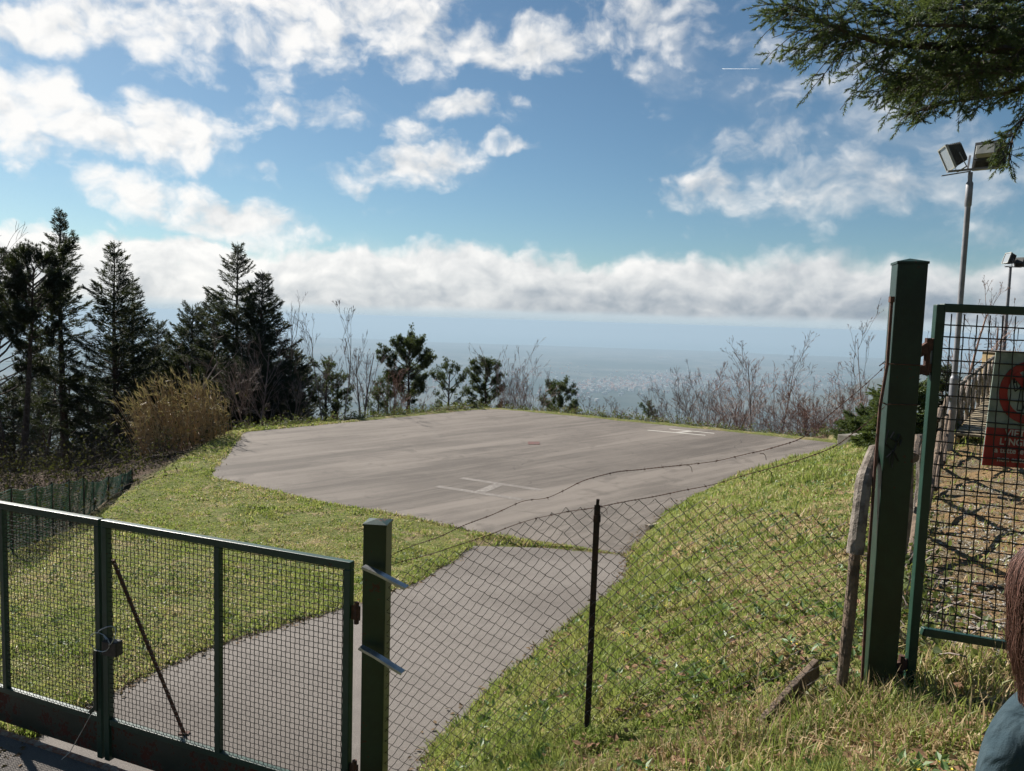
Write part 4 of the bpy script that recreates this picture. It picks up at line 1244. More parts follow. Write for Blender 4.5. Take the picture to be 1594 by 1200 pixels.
b_, h_ = spot(1412, 17, pytop=600); fir('young_fir', b_, h_, .8, 'young green conifer seen between the post and the small gate', 'young conifers by the tall post', 2.2, .0, m_=m_pine, shape=.55)

# ------------------------------------------------------------------ dry canes
rc = thing('cane_clump', tuple(np.array([-12.6, 27, hz(-12.6, 27)])), 'clump of tall straw-yellow dry canes beside the wood', 'reeds')
cs, cf = MB(), MB()
P0, P1, PR, PP, DD = [], [], [], [], []
for i in range(340):
    u = rng.uniform(0, 1)
    px = 222 + 128 * u + rng.normal(0, 7); y = 25.2 + 3.4 * u + rng.normal(0, .45)
    x = ray(px, 600).x * y; z = hz(x, y)
    H = rng.uniform(1.1, 2.35) * (.85 + .35 * math.sin(u * 3.0 + .3))
    Q = curve_pts([x, y, z], [rng.normal(-.26 + .28 * u, .09), rng.normal(-.05, .12), 1], H, 7, -.10, .03)
    Q = Q + np.array([-1, 0, 0]) * (np.linspace(0, 1, 8) ** 2.5 * H * .08 * rng.uniform(-.4, 1.2))[:, None]
    P0.append(Q[:-1]); P1.append(Q[1:]); PR.append(np.linspace(.012, .006, 8)[:-1])
    for k in range(3):
        PP.append(Q[-1] - (Q[-1] - Q[-2]) * rng.uniform(0, 1.0)); DD.append((Q[-1] - Q[-2]) * 3 + rng.normal(0, .35, 3) + [-.3, 0, -.2])
    for k in range(2):
        j = rng.integers(2, 7); PP.append(Q[j]); DD.append(rng.normal(0, .6, 3) + [0, 0, -.3])
cs.segs(np.concatenate(P0), np.concatenate(P1), np.concatenate(PR), np.concatenate(PR) * .9, 3)
lv = (np.array([[-.014, 0, 0], [.014, 0, 0], [.006, .16, .01], [0, .28, -.02]]), np.array([[0, 1, 2], [0, 2, 3]]))
stamp(cf, *lv, np.array(PP), rotmats(np.array(DD), rng.uniform(0, 6, len(PP))), rng.uniform(.5, 1.1, len(PP)))
ch(cs, 'stems', m_cane, rc); ch(cf, 'leaves', m_leaf('cane leaves', (.20, .14, .075), (.36, .27, .165), .2), rc)

# ------------------------------------------------------------------ undergrowth on the slopes
def scrub(name, label, pts, n, hr, leafm, twigm, arcs, leafsize=.07, leafs=6):
    """tangle of arching stems with scattered leaves"""
    st_, lf = MB(), MB()
    P0, P1, PP, DD = [], [], [], []
    for i in range(arcs):
        x, y = pts(); z = hz(x, y)
        h = rng.uniform(*hr)
        Q = curve_pts([x, y, z - .05], [rng.normal(0, .5), rng.normal(0, .5), 1], h * 1.5, 6, -.9, .12)
        P0.append(Q[:-1]); P1.append(Q[1:])
        for k in range(leafs):
            j = rng.uniform(1, 6)
            PP.append([np.interp(j, range(7), Q[:, a]) for a in range(3)] + rng.normal(0, .05, 3)); DD.append(rng.normal(0, 1, 3) + [0, 0, .2])
    st_.segs(np.concatenate(P0), np.concatenate(P1), .006, .004, 3)
    L = (np.array([[0, 0, 0], [.35, .45, .05], [0, 1, 0], [-.35, .45, .05]]), np.array([[0, 1, 2, 3]]))
    PP = np.array(PP)
    stamp(st_, *L, PP, rotmats(np.array(DD), rng.uniform(0, 6, len(PP))), rng.uniform(.5, 1.3, len(PP)) * leafsize, 1)
    o = st_.build(name, [twigm, leafm])
    return tag(o, label, None, None, 'stuff')
def pl():
    while True:
        y = rng.uniform(13, 40); x = -rng.uniform(8.8, 11 + y * .42)
        d = float(dist_poly(np.array([x]), np.array([y]), SHELF)[0])
        if not bool(in_poly(np.array([x]), np.array([y]), SHELF)[0]) and d > .35 and not (17.5 < y < 24 and x < -14 and rng.random() < .0): return x, y
scrub('brambles', 'brown bramble and scrub tangle covering the wooded slope', pl, 0, (.35, 1.3), m_bramble, m_simple('dark bramble stems', (.085, .06, .05), .9, (.045, .035, .03), 2), 3800, .085, 7)
def prim():
    i = int(rng.integers(0, 2))
    a, b = [((-10.4, 29.9), (-1.0, 40.1)), ((-.5, 40.0), (14.4, 31.8))][i]
    u = rng.uniform(); o = abs(rng.normal(0, .8)) + .15
    n = (-.73, .68) if i == 0 else (.48, .87)
    return a[0] + (b[0] - a[0]) * u + n[0] * o, a[1] + (b[1] - a[1]) * u + n[1] * o
scrub('rim_weeds', 'low green and brown weeds growing along the far pad rim', prim, 0, (.15, .45), m_bush, m_twigr, 2600, .075, 9)
def pthick():
    u = rng.uniform(); px = 1085 + 250 * u + rng.normal(0, 8); y = 40.5 - 4.5 * u + abs(rng.normal(0, 1.3))
    return ray(px, 600).x * y, y
m_red = m_simple('reddish brush stems', (.28, .17, .13), .9, (.18, .11, .085), 1.5)
scrub('brushwood', 'reddish brown brushwood tangle below the right rim of the pad', pthick, 0, (.7, 1.9), m_leaf('dead brush leaves', (.09, .045, .03), (.20, .11, .07), .1, .9, .05), m_red, 1500, .05, 3)
def ppath():
    y = rng.uniform(4.3, 15); f_ = rng.random()
    xl = np.interp(y, [4, 6, 8.5, 12.2, 15.4], [2.35, 3.1, 4.4, 6.4, 8.6])
    return max(xl + rng.normal(-.05, .16), 2.42 + (y - 4.3) * .4), y
scrub('path_weeds', 'green leafy weeds growing under the rustic fence by the path', ppath, 0, (.10, .34), m_bush, m_twig, 520, .055, 9)
def pdeb():
    p = at_z(rng.uniform(1275, 1345), 668, -4.6); return p.x * 1.0 + rng.normal(0, .3), p.y + rng.normal(0, .6)

# ------------------------------------------------------------------ green plastic fence on the left
gf = thing('garden_fence', (-9.3, 15, PADZ), 'low green plastic mesh fence on dark posts below the wood', 'fence')
pp = [(17, 761, 13.2), (57, 757, 14.6), (82, 753, 15.4), (108, 749, 16.2), (130, 743, 17.0), (146, 751, 17.8), (168, 742, 19.0), (190, 738, 20.2), (205, 730, 21.5)]
tops = [np.array(at_y(*p)) for p in pp]
tops = [np.array(at_y(-40, 770, 11.6))] + tops
bots = [np.array([p[0], p[1], hz(p[0], p[1])]) for p in tops]
fp_ = []
for i, (a, c) in enumerate(zip(tops, bots)):
    mb = MB(); mb.tube([c - [0, 0, .15], a + [random.uniform(-.03, .03), 0, .05]], .019, 6); ch(mb, 'post', m_bark, gf)
mb = MB()
for i in range(len(tops) - 1):
    a0, a1, c0, c1 = tops[i], tops[i + 1], bots[i], bots[i + 1]
    L = np.linalg.norm(a1 - a0)
    U = np.arange(0, 1.0001, .05 / L)
    Q = []
    for v in np.arange(0, 1.001, .045):
        q = (a0 + (a1 - a0) * U[:, None]) * (1 - v) + (c0 + (c1 - c0) * U[:, None]) * v
        q[:, 2] -= .05 * np.sin(U * math.pi) * (1 - v); q[:, 1] += .03 * np.sin(U * 9 + v * 5)
        Q.append(q); mb.segs(q[:-1], q[1:], .0055, .0055, 3)
    for k in range(len(U)):
        q = np.array([r_[k] for r_ in Q]); mb.segs(q[:-1:1], q[1::1], .0045, .0045, 3)
ch(mb, 'plastic_mesh', m_leaf('green plastic net', (.03, .10, .08), (.05, .14, .11), .35), gf)

# ------------------------------------------------------------------ overhanging fir
ft = thing('overhanging_fir', (6.6, 6.3, hz(6.6, 6.3)), 'big fir reaching its needled bough in from the upper right', 'tree')
tk = MB(); tx = np.array([6.6, 6.3])
tk.tube([(tx[0] + .05 * math.sin(z), tx[1], z) for z in np.linspace(-2.3, 9.5, 12)], np.linspace(.24, .03, 12), 12, 0, True, .05)
B0, B1, BR, PP, DD, SS = [], [], [], [], [], []
def add_curve(P, r0, r1):
    r = np.linspace(r0, r1, len(P)); B0.append(P[:-1]); B1.append(P[1:]); BR.append(r[:-1])
def bough(P, r0, twl, nt, sprigs=1.0, hang=.5, side=1.0):
    """main axis P, drooping side twigs of length twl thick with sprigs"""
    P = np.array(P, float)
    tt = np.linspace(0, len(P) - 1, (len(P) - 1) * 4 + 1)
    Q = np.stack([np.interp(tt, range(len(P)), P[:, k]) for k in range(3)], 1)
    Q[1:-1] = (Q[:-2] + 2 * Q[1:-1] + Q[2:]) / 4
    add_curve(Q, r0, .004)
    n = len(Q) - 1
    for i in range(int(nt * .66)):
        u = rng.uniform(.04, .99)
        q = np.array([np.interp(u * n, range(n + 1), Q[:, k]) for k in range(3)])
        j = min(n - 1, int(u * n)); ax = Q[j + 1] - Q[j]; ax /= np.linalg.norm(ax)
        s_ = rng.choice([-1, 1]); sd_ = np.cross(ax, [0, 0, 1]) * s_
        L = twl * (.35 + .65 * min(1, (1 - u) * 2.2 + .15)) * rng.uniform(.5, 1.15)
        T = curve_pts(q, ax * .6 + sd_ * rng.uniform(.1, 1.1) * side + np.array([0, 0, rng.uniform(-.65, .65)]) * (hang + .3), L, 6, -hang, .06)
        add_curve(T, .004, .0018)
        ns = int(L / .045 * sprigs)
        for m_i in range(ns):
            v = rng.uniform(.08, 1); w = np.array([np.interp(v * 6, range(7), T[:, k]) for k in range(3)])
            ta = (T[-1] - T[0]) / L
            sv = np.cross(ta, [0, 0, 1]); sv = sv / (np.linalg.norm(sv) + 1e-6) * rng.choice([-1, 1])
            d = ta * .8 + sv * rng.uniform(.2, 1.1) + rng.normal(0, .38, 3) + [0, 0, -.15 * hang]
            d /= np.linalg.norm(d)
            l2 = rng.uniform(.0, .10) * (1.15 - v)
            B0.append(w[None]); B1.append((w + d * (l2 + .06))[None]); BR.append(np.array([.0016]))
            PP.append(w + d * l2); DD.append(d); SS.append(rng.uniform(.75, 1.25))
            if l2 > .04: PP.append(w + d * l2 * .4); DD.append(d + rng.normal(0, .5, 3)); SS.append(rng.uniform(.7, 1.1))
def A(px, py, y): return at_y(px, py, y)
E0 = (6.6, 6.3)
bough([(6.6, 6.3, 1.95), A(1760, 85, 5.6), A(1594, 78, 5.15), A(1480, 74, 4.95), A(1372, 66, 4.85), A(1319, 50, 4.8), A(1262, 26, 4.75), A(1222, 6, 4.7)], .045, .50, 190, 1.0, .55)
bough([(6.6, 6.3, 2.5), A(1700, 30, 5.9), A(1560, 20, 5.5), A(1480, -2, 5.3), A(1430, -30, 5.2)], .04, .55, 110, 1.0, .5)
bough([(6.6, 6.3, 1.9), A(1750, 120, 6.1), A(1620, 112, 5.7), A(1520, 118, 5.5), A(1440, 126, 5.4), A(1382, 140, 5.3)], .035, .36, 130, 1.05, .5)
bough([(6.6, 6.3, 1.7), A(1740, 110, 5.4), A(1630, 128, 5.2), A(1545, 148, 5.1), A(1475, 160, 5.05), A(1412, 178, 5.0)], .03, .25, 90, 1.1, .5)
bough([(6.6, 6.3, 2.2), A(1700, 60, 5.2), A(1600, 50, 4.9), A(1500, 38, 4.75), A(1410, 40, 4.7), A(1352, 2, 4.7)], .03, .34, 110, 1.1, .4)
bough([(6.6, 6.3, 1.6), A(1740, 180, 5.8), A(1640, 160, 5.5), A(1600, 175, 5.3), A(1575, 215, 5.2), A(1568, 262, 5.15)], .02, .20, 55, 1.2, .3)
bough([(6.6, 6.3, 2.1), A(1650, 90, 6.4), A(1560, 95, 6.2), A(1480, 100, 6.1), A(1410, 110, 6.0)], .03, .5, 110, .9, .5)
#bough([(6.6, 6.3, 1.8), A(1660, 130, 6.0), A(1570, 150, 5.9), A(1500, 175, 5.8), A(1460, 200, 5.7), A(1435, 228, 5.7)], .03, .30, 90, 1.0, .6)
bough([(6.6, 6.3, 2.6), A(1700, 10, 5.4), A(1590, -5, 5.1), A(1500, 10, 4.9), A(1440, 20, 4.85)], .03, .40, 120, 1.1, .5)
bough([(6.6, 6.3, 2.0), A(1740, 100, 5.2), A(1620, 108, 5.0), A(1530, 112, 4.85), A(1450, 118, 4.8), A(1360, 110, 4.75)], .03, .40, 150, 1.1, .5)
#bough([(6.6, 6.3, 1.8), A(1740, 150, 5.6), A(1650, 150, 5.4), A(1570, 185, 5.3), A(1500, 215, 5.25), A(1468, 235, 5.2)], .02, .26, 80, 1.1, .4)
bough([(6.6, 6.3, 2.4), A(1740, 50, 6.0), A(1640, 55, 5.8), A(1540, 60, 5.7), A(1450, 70, 5.6)], .03, .5, 130, 1.0, .5)
# the rest of the crown, beyond the frame
for i in range(46):
    z = rng.uniform(.4, 8.8); a = rng.uniform(-2.2, 2.0)
    L = 2.6 * (1 - max(0, z - 1) / 9.5)
    d = np.array([math.cos(a), math.sin(a) * .9, -.1])
    Pq = curve_pts([tx[0], tx[1], z], d, L, 5, -.1, .05)
    q0 = len(PP); bough(Pq, .03, .5, 14, .5, .5)
Bc = np.concatenate(BR)
tk.segs(np.concatenate(B0), np.concatenate(B1), Bc, Bc * .85, 4)
ch(tk, 'trunk', m_bark, ft)
fo = MB(); PP, DD, SS = np.array(PP), np.array(DD), np.array(SS)
stamp(fo, *SP_NEAR, PP, rotmats(DD, rng.uniform(0, 6.28, len(PP))), SS)
print('near sprigs', len(PP))
ch(fo, 'foliage', m_bough, ft)

# ------------------------------------------------------------------ floodlight poles
m_pole = m_simple('grey painted pole', (.24, .245, .26), .5, (.18, .185, .2), 5, metal=.2)
m_flood = m_simple('dark grey cast housing', (.06, .062, .06), .55, (.09, .09, .085), 12)
m_floodl = m_simple('pale grey gear box', (.34, .35, .32), .6, (.26, .27, .25), 9)
m_glass, t_, b__ = mat('lamp glass'); b__.inputs['Base Color'].default_value = (.25, .28, .3, 1); b__.inputs['Roughness'].default_value = .08
def flood(t, c, face, S, gear=True):
    """floodlight head: finned housing, front rim with glass, gear box, yoke"""
    f = Vector(face).normalized()
    q = f.to_track_quat('Y', 'Z').to_matrix()
    R_ = np.array(q)
    c = np.array(c)
    def L(p): return c + R_ @ np.array(p)
    mb = MB()
    w, h, d = .50 * S, .44 * S, .26 * S
    fr_ = [L((x * w / 2, d / 2, z * h / 2)) for x, z in ((-1, -1), (1, -1), (1, 1), (-1, 1))]
    bk = [L((x * w / 2 * .78, -d / 2, z * h / 2 * .72)) for x, z in ((-1, -1), (1, -1), (1, 1), (-1, 1))]
    mb.add(fr_ + bk, [[0, 1, 2, 3], [4, 7, 6, 5], [0, 4, 5, 1], [1, 5, 6, 2], [2, 6, 7, 3], [3, 7, 4, 0]])
    for k in range(7):   # cooling fins round the housing
        yy = -d * .42 + d * .8 * k / 6; g_ = 1 + .0 ; s_ = .80 + .2 * (yy + d / 2) / d
        mb.box(L((0, yy, 0)), (w * s_ * 1.06, .008 * S, h * s_ * 1.08), R_)
    ho = mb
    ch(ho, 'housing', m_flood, t)
    rm_ = MB()
    for x in (-1, 1): rm_.box(L((x * w * .51, d / 2 + .015 * S, 0)), (.03 * S, .045 * S, h * 1.1), R_)
    for z in (-1, 1): rm_.box(L((0, d / 2 + .0152 * S, z * h * .53)), (w * .99, .0445 * S, .03 * S), R_)
    ch(rm_, 'rim', m_floodl, t)
    gl = MB(); gl.box(L((0, d / 2 + .012 * S, 0)), (w * .97, .01 * S, h), R_); ch(gl, 'glass', m_glass, t)
    if gear:
        gb = MB(); gb.box(L((0, -d * .55 - .06 * S, -h * .12)), (w * .62, .15 * S, h * .42), R_); ch(gb, 'gear_box', m_floodl, t, bevel=.01)
    yk = MB()
    for x in (-1, 1): yk.beam(L((x * w * .60, 0, 0)), L((x * w * .60, -.02, -h * .72)), .035 * S, .008)
    yk.beam(L((-w * .60, -.02, -h * .72)), L((w * .60, -.02, -h * .72)), .035 * S, .008)
    ch(yk, 'yoke', m_pole, t)
pz = hz(8.38, 14.6)
lp = thing('floodlight_pole', (8.38, 14.6, pz), 'near tall grey pole with twin floodlights under the fir bough', 'floodlight', 'floodlight poles along the path')
mb = MB(); topz = 2.98
mb.tube([(8.38, 14.6, pz - .1), (8.38, 14.6, -.85)], [.075, .072], 14, 0, False); mb.tube([(8.38, 14.6, -.85), (8.38, 14.6, -.80)], [.072, .052], 14, 0, False)
mb.tube([(8.38, 14.6, -.80), (8.38, 14.6, 2.35)], .05, 14, 0, False); mb.tube([(8.38, 14.6, 2.35), (8.38, 14.6, 2.38), (8.38, 14.6, 2.78), (8.38, 14.6, 2.82), (8.38, 14.6, topz)], [.05, .062, .062, .04, .04], 12)
mb.V = [v + np.array([0.0, 0, 0]) for v in mb.V]
ch(mb, 'pole', m_pole, lp, smooth=True)
mb = MB(); mb.beam((7.95, 14.6, topz), (8.95, 14.55, topz + .12), .05, .035); mb.beam((7.85, 14.6, topz - .08), (8.38, 14.6, topz + .02), .03, .02)
ch(mb, 'crossbar', m_pole, lp)
flood(lp, (8.06, 14.6, 3.28), (-.88, .22, -.42), .92, False)
flood(lp, (8.68, 14.6, 3.33), (.62, .7, -.30), .98, True)
x2 = 20.95; y2 = 33.0; z2 = hz(x2, y2)
lp2 = thing('floodlight_pole', (x2, y2, z2), 'distant thin pole with a small twin floodlight above the gate', 'floodlight', 'floodlight poles along the path')
mb = MB(); mb.tube([(x2, y2, z2 - .2), (x2, y2, -.3), (x2, y2, 2.85)], [.09, .08, .055], 10); ch(mb, 'pole', m_pole, lp2, smooth=True)
mb = MB(); mb.beam((x2 - .25, y2, 2.87), (x2 + .45, y2, 2.87), .05, .04); ch(mb, 'crossbar', m_pole, lp2)
flood(lp2, (x2 - .05, y2, 3.2), (-.85, .1, .25), .95, False)
flood(lp2, (x2 + .38, y2, 3.1), (.7, .5, -.5), .8, False)

# ------------------------------------------------------------------ rustic fence and walkway by the path
rf = thing('rustic_fence', (4.0, 7.5, hz(4.0, 7.5)), 'rustic fence of crooked logs running beside the gravel path', 'fence')
fpos = [(1426, 6.2), (1446, 7.8), (1462, 10.0), (1473, 12.4), (1480, 14.9)]
pt3 = []
for px, y in fpos:
    x = ray(px, 600).x * y; z = hz(x, y); pt3.append(np.array([x, y, z]))
def rl(mb, a, b, r, sag=.0, n=8):
    a, b = np.array(a), np.array(b)
    Q = [a + (b - a) * u + np.array([0, 0, math.sin(u * math.pi) * sag]) + rng.normal(0, .008, 3) for u in np.linspace(0, 1, 6)]
    mb.tube(Q, np.linspace(r, r * .85, 6), n, 0, True, .06)
for i, p in enumerate(pt3):
    mb = MB(); rl(mb, p - [0, 0, .2], p + [random.uniform(-.05, .05), 0, 1.02], .052); ch(mb, 'post', m_log, rf)
for i in range(len(pt3) - 1):
    a, b = pt3[i], pt3[i + 1]
    mb = MB(); rl(mb, a + [-.03, -.08, 1.0], b + [0, .08, 1.0], .042, .05); ch(mb, 'rail', m_logd, rf)
    mb = MB(); rl(mb, a + [.05, 0, .1], b + [.05, 0, .9], .034, -.05); ch(mb, 'diagonal', m_logd, rf)
    mb = MB(); rl(mb, a + [-.05, 0, .9], b + [-.05, 0, .1], .034, -.05); ch(mb, 'diagonal', m_log, rf)
w0, w1 = np.array(at_y(1486, 676, 15.6)), np.array(at_y(1546, 608, 21.5))
wk = thing('wooden_walkway', tuple(w0), 'planked wooden ramp with a crisscross log railing beyond the small gate', 'walkway')
wd_ = w1 - w0; L = np.linalg.norm(wd_[:2]); pr = np.array([wd_[1], -wd_[0], 0]) / L * .75
mb = MB(); N = 26
for i in range(N):
    c = w0 + wd_ * (i + .5) / N + pr / 2
    mb.beam(c - pr / 2, c + pr / 2, np.linalg.norm(wd_) / N * .9, .045)
ch(mb, 'deck', m_simple('bleached planks', (.28, .23, .15), .85, (.17, .14, .095), 5), wk)
mb = MB(); mb.beam(w0 + pr * 1.01 - [0, 0, .16], w1 + pr * 1.01 - [0, 0, .16], .06, .22); mb.beam(w0 - pr * .03 - [0, 0, .16], w1 - pr * .03 - [0, 0, .16], .06, .22)
for i in (0, 1, 2, 3):
    c = w0 + wd_ * i / 3
    for q in (0.04, .96): mb.beam([*(c + pr * q)[:2], c[2] - .9], c + pr * q - [0, 0, .06], .1, .1, (0, 1, 0))
ch(mb, 'beam', m_simple('ochre stained beam', (.30, .20, .08), .8, (.18, .12, .06), 5), wk)
mb = MB()
NB = 7
for i in range(NB + 1):
    c = w0 + wd_ * i / NB - pr * .06
    rl(mb, c - [0, 0, .2], c + [0, 0, .95], .045, 0, 7)
    if i < NB:
        d_ = w0 + wd_ * (i + 1) / NB - pr * .06
        rl(mb, c + [0, 0, .95], d_ + [0, 0, .95], .04, .0, 7)
        rl(mb, c + [0, 0, .1], d_ + [0, 0, .85], .034, 0, 7); rl(mb, c + [0, 0, .85], d_ + [0, 0, .1], .034, 0, 7)
ch(mb, 'railing', m_log, wk)
# things beyond the sign: kiosk, aerial mast, trees
kx = at_y(1551, 600, 24); kz = hz(kx.x, 24)
kk = thing('wooden_kiosk', (kx.x, 24, kz), 'yellowish boarded hut partly hidden by the prohibition sign', 'hut')
mb = MB(); kt = at_y(1551, 549, 24).z; mb.box((kx.x + .35, 24.4, (kz + kt) / 2), (.7, .9, kt - kz)); ch(mb, 'wall', m_simple('ochre boards', (.26, .19, .09), .8, (.18, .13, .06), 4), kk)
mb = MB(); mb.box((kx.x + .35, 24.4, kt + .03), (.85, 1.05, .06)); ch(mb, 'roof', m_log, kk)
ax_ = at_y(1554, 600, 40); azz = hz(ax_.x, 40)
an_ = thing('aerial_mast', (ax_.x, 40, azz), 'thin mast with whip aerials behind the boarded hut', 'mast')
mb = MB(); mt_ = at_y(1554, 488, 40).z; mb.tube([(ax_.x, 40, azz), (ax_.x, 40, mt_)], .05, 6); ch(mb, 'pole', m_pole, an_)
mb = MB()
mb.segs([(ax_.x - .5, 40, mt_ - .7), (ax_.x - .4, 40, mt_ - .7), (ax_.x + 1.6, 40, mt_ - .7), (ax_.x + .8, 40, mt_ - .75)], [(ax_.x + 1.7, 40, mt_ - .7), (ax_.x - .4, 40, mt_ - .2), (ax_.x + 1.6, 40, mt_ - .1), (ax_.x + .8, 40, mt_ - 1.3)], .03, .02, 4)
for k in range(5): mb.segs([(ax_.x - .9, 40, mt_ - 1.6 - k * .16)], [(ax_.x - .1, 40, mt_ - 1.5 - k * .16)], .02, .02, 3)
ch(mb, 'aerial', m_pole, an_)
for px, y, pt, lb in [(1500, 30, 482, 'bare tree seen through the top of the small gate'), (1528, 34, 505, 'bare tree between pole and hut beyond the gate'), (1590, 30, 500, 'bare tree at the right edge behind the sign')]:
    b_, h_ = spot(px, y, pytop=pt); bare('bare_tree', b_, h_, lb, 'bare trees beyond the small gate', .5, 1, m_twigr, levels=4, kids=4)
b_, h_ = spot(1472, 24, pytop=575); fir('young_fir', b_, h_, .7, 'small dark conifer behind the near floodlight pole', 'young conifers by the tall post', 1.6, 0, m_=m_fir, shape=.6)

# ------------------------------------------------------------------ person at the right
PX, PY = 1.165, 1.50
pzg = hz(PX, PY)
per = thing('person', (PX, PY, pzg), 'child with reddish brown hair in a dusty blue top, seen from behind', 'person')
Hh = -.405 - pzg            # standing height
def skin(name, V, E, R, mat_, parent, sub=2, root=0):
    me = bpy.data.meshes.new(name); me.from_pydata([Vector(v) for v in V], E, []); me.update()
    o = bpy.data.objects.new('tmp', me); COL.objects.link(o)
    sk = o.modifiers.new('s', 'SKIN'); sk.use_smooth_shade = True
    for i, r in enumerate(R):
        rr_ = r if isinstance(r, tuple) else (r, r)
        me.skin_vertices[0].data[i].radius = rr_; me.skin_vertices[0].data[i].use_root = (i == root)
    sb = o.modifiers.new('b', 'SUBSURF'); sb.levels = sub; sb.render_levels = sub
    dg = bpy.context.evaluated_depsgraph_get(); dg.update()
    m2 = bpy.data.meshes.new_from_object(o.evaluated_get(dg)); bpy.data.objects.remove(o)
    m2.materials.clear(); m2.materials.append(mat_); m2.name = name
    m2.polygons.foreach_set('use_smooth', np.full(len(m2.polygons), True))
    return m2
m_skin, t_, b__ = mat('skin'); b__.inputs['Base Color'].default_value = (.52, .30, .21, 1); b__.inputs['Roughness'].default_value = .5; b__.inputs['Subsurface Weight'].default_value = .1
m_top = m_simple('dusty blue knit', (.020, .043, .056), .9, (.030, .055, .068), 30, bmp=.9, bscale=420)
m_top_t = NT(m_top.node_tree); _n = [n for n in m_top.node_tree.nodes if n.type == 'BUMP'][0]
_co = obj_co(m_top_t)
_fold = m_top_t.m('ADD', m_top_t.m('MULTIPLY', m_top_t.noise(_co, 420, 3, .6), .12), m_top_t.m('MULTIPLY', m_top_t.noise(m_top_t.vm('MULTIPLY', _co, (1.6, 1, .7)), 13, 2, .4, .8), 1.6))
m_top_t.put(_n.inputs['Height'], _fold); _n.inputs['Distance'].default_value = .02
m_jean = m_simple('dark trousers', (.03, .035, .05), .9, (.045, .05, .07), 30)
m_shoe = m_simple('grey shoes', (.2, .2, .2), .7)
hd = np.array([-.066, 0, Hh - .105])   # head centre (leans a little to its left)
# body: pelvis root, spine, neck, limbs down to fingers
V = [(0, 0, .60), (0, 0, .72), (0, 0, .84), (-.01, 0, .93), (-.03, 0, .985), (-.04, .0, 1.03)]
R = [(.10, .075), (.095, .07), (.11, .075), (.085, .06), (.04, .04), (.042, .045)]
Ed = [(0, 1), (1, 2), (2, 3), (3, 4), (4, 5)]
def addv(p, r, par):
    V.append(tuple(p)); R.append(r); Ed.append((par, len(V) - 1)); return len(V) - 1
for s_ in (-1, 1):
    sh = addv((s_ * .092, 0, .905), .034, 3)
    ua = addv((s_ * .135, .0, .80), .028, sh)
    el = addv((s_ * .165, -.01, .685), .028, ua)
    fa = addv((s_ * .175, .05, .58), .024, el)
    wr_ = addv((s_ * .172, .085, .515), .016, fa)
    pm_ = addv((s_ * .170, .10, .485), (.022, .013), wr_)
    for k in range(4):
        o_ = (k - 1.5) * .0125
        k1 = addv((s_ * .168, .108 + o_, .452 + .002 * abs(k - 1)), .0075, pm_)
        k2 = addv((s_ * .162, .112 + o_ * 1.05, .432 + (.004 if k in (0, 3) else 0)), .0065, k1)
        addv((s_ * .152, .112 + o_ * 1.05, .417 + (.007 if k in (0, 3) else 0)), .0055, k2)
    th1 = addv((s_ * .158, .126, .478), .008, pm_)
    addv((s_ * .150, .136, .458), .0065, th1)
    hp = addv((s_ * .055, 0, .56), .07, 0)
    kn_ = addv((s_ * .065, .012, .31), .046, hp)
    cf_ = addv((s_ * .067, -.008, .20), .040, kn_)
    ak = addv((s_ * .068, -.01, .06), .026, cf_)
    addv((s_ * .075, .08, .025), (.026, .018), ak)
SCL = Hh / 1.235
V = [(v[0] * 1.0, v[1], v[2] * SCL) for v in V]
bm_ = skin('body', V, Ed, R, m_skin, per)
# head joined into the same mesh
hm = MB()
nu, nv = 28, 20
HV = []
for j in range(nv + 1):
    ph = math.pi * j / nv
    for i in range(nu):
        a = 2 * math.pi * i / nu
        x, y, z = math.sin(ph) * math.cos(a), math.sin(ph) * math.sin(a), math.cos(ph)
        rx, ry, rz = .070, .088, .105
        if z < 0: rx *= 1 + .30 * z; ry *= 1 + .12 * z
        p = np.array([x * rx, y * ry, z * rz])
        if y > .5:   # face side looks away from the viewer (+Y)
            nose = math.exp(-((x / .16) ** 2 + ((z + .12) / .2) ** 2)) * .02
            brow = math.exp(-((z - .15) / .1) ** 2) * .004
            eye = -sum(math.exp(-(((x - sx_ * .36) / .16) ** 2 + ((z - .0) / .1) ** 2)) for sx_ in (-1, 1)) * .008
            mouth = math.exp(-((x / .3) ** 2 + ((z + .5) / .06) ** 2)) * .005
            chin = math.exp(-((x / .3) ** 2 + ((z + .85) / .15) ** 2)) * .008
            p[1] += nose + brow + eye + mouth + chin
        HV.append(p)
HF = [[j * nu + i, (j + 1) * nu + i, (j + 1) * nu + (i + 1) % nu, j * nu + (i + 1) % nu] for j in range(nv) for i in range(nu)]
hm.add(np.array(HV) + hd, HF)
for s_ in (-1, 1):
    hm.tube([hd + [s_ * .062, -.012, -.02], hd + [s_ * .068, -.02, -.0], hd + [s_ * .069, -.018, .018], hd + [s_ * .064, -.005, .022]], [.009, .010, .009, .006], 6)
ho = hm.build('tmph', m_skin, None, True)
bo = bpy.data.objects.new('body', bm_); link(bo)
import bmesh
bb = bmesh.new(); bb.from_mesh(bo.data); bb.from_mesh(ho.data); bb.to_mesh(bo.data); bb.free()
bpy.data.objects.remove(ho)
bo.parent = per
# eyes, small
for s_ in (-1, 1):
    ey = MB(); c = hd + [s_ * .026, .079, .0]
    ey.tube([c + [0, -.004, 0], c, c + [0, .004, 0]], [.007, .0085, .004], 8)
    eo = ey.build('eye', m_simple('eye', (.05, .03, .02), .2), per, True)
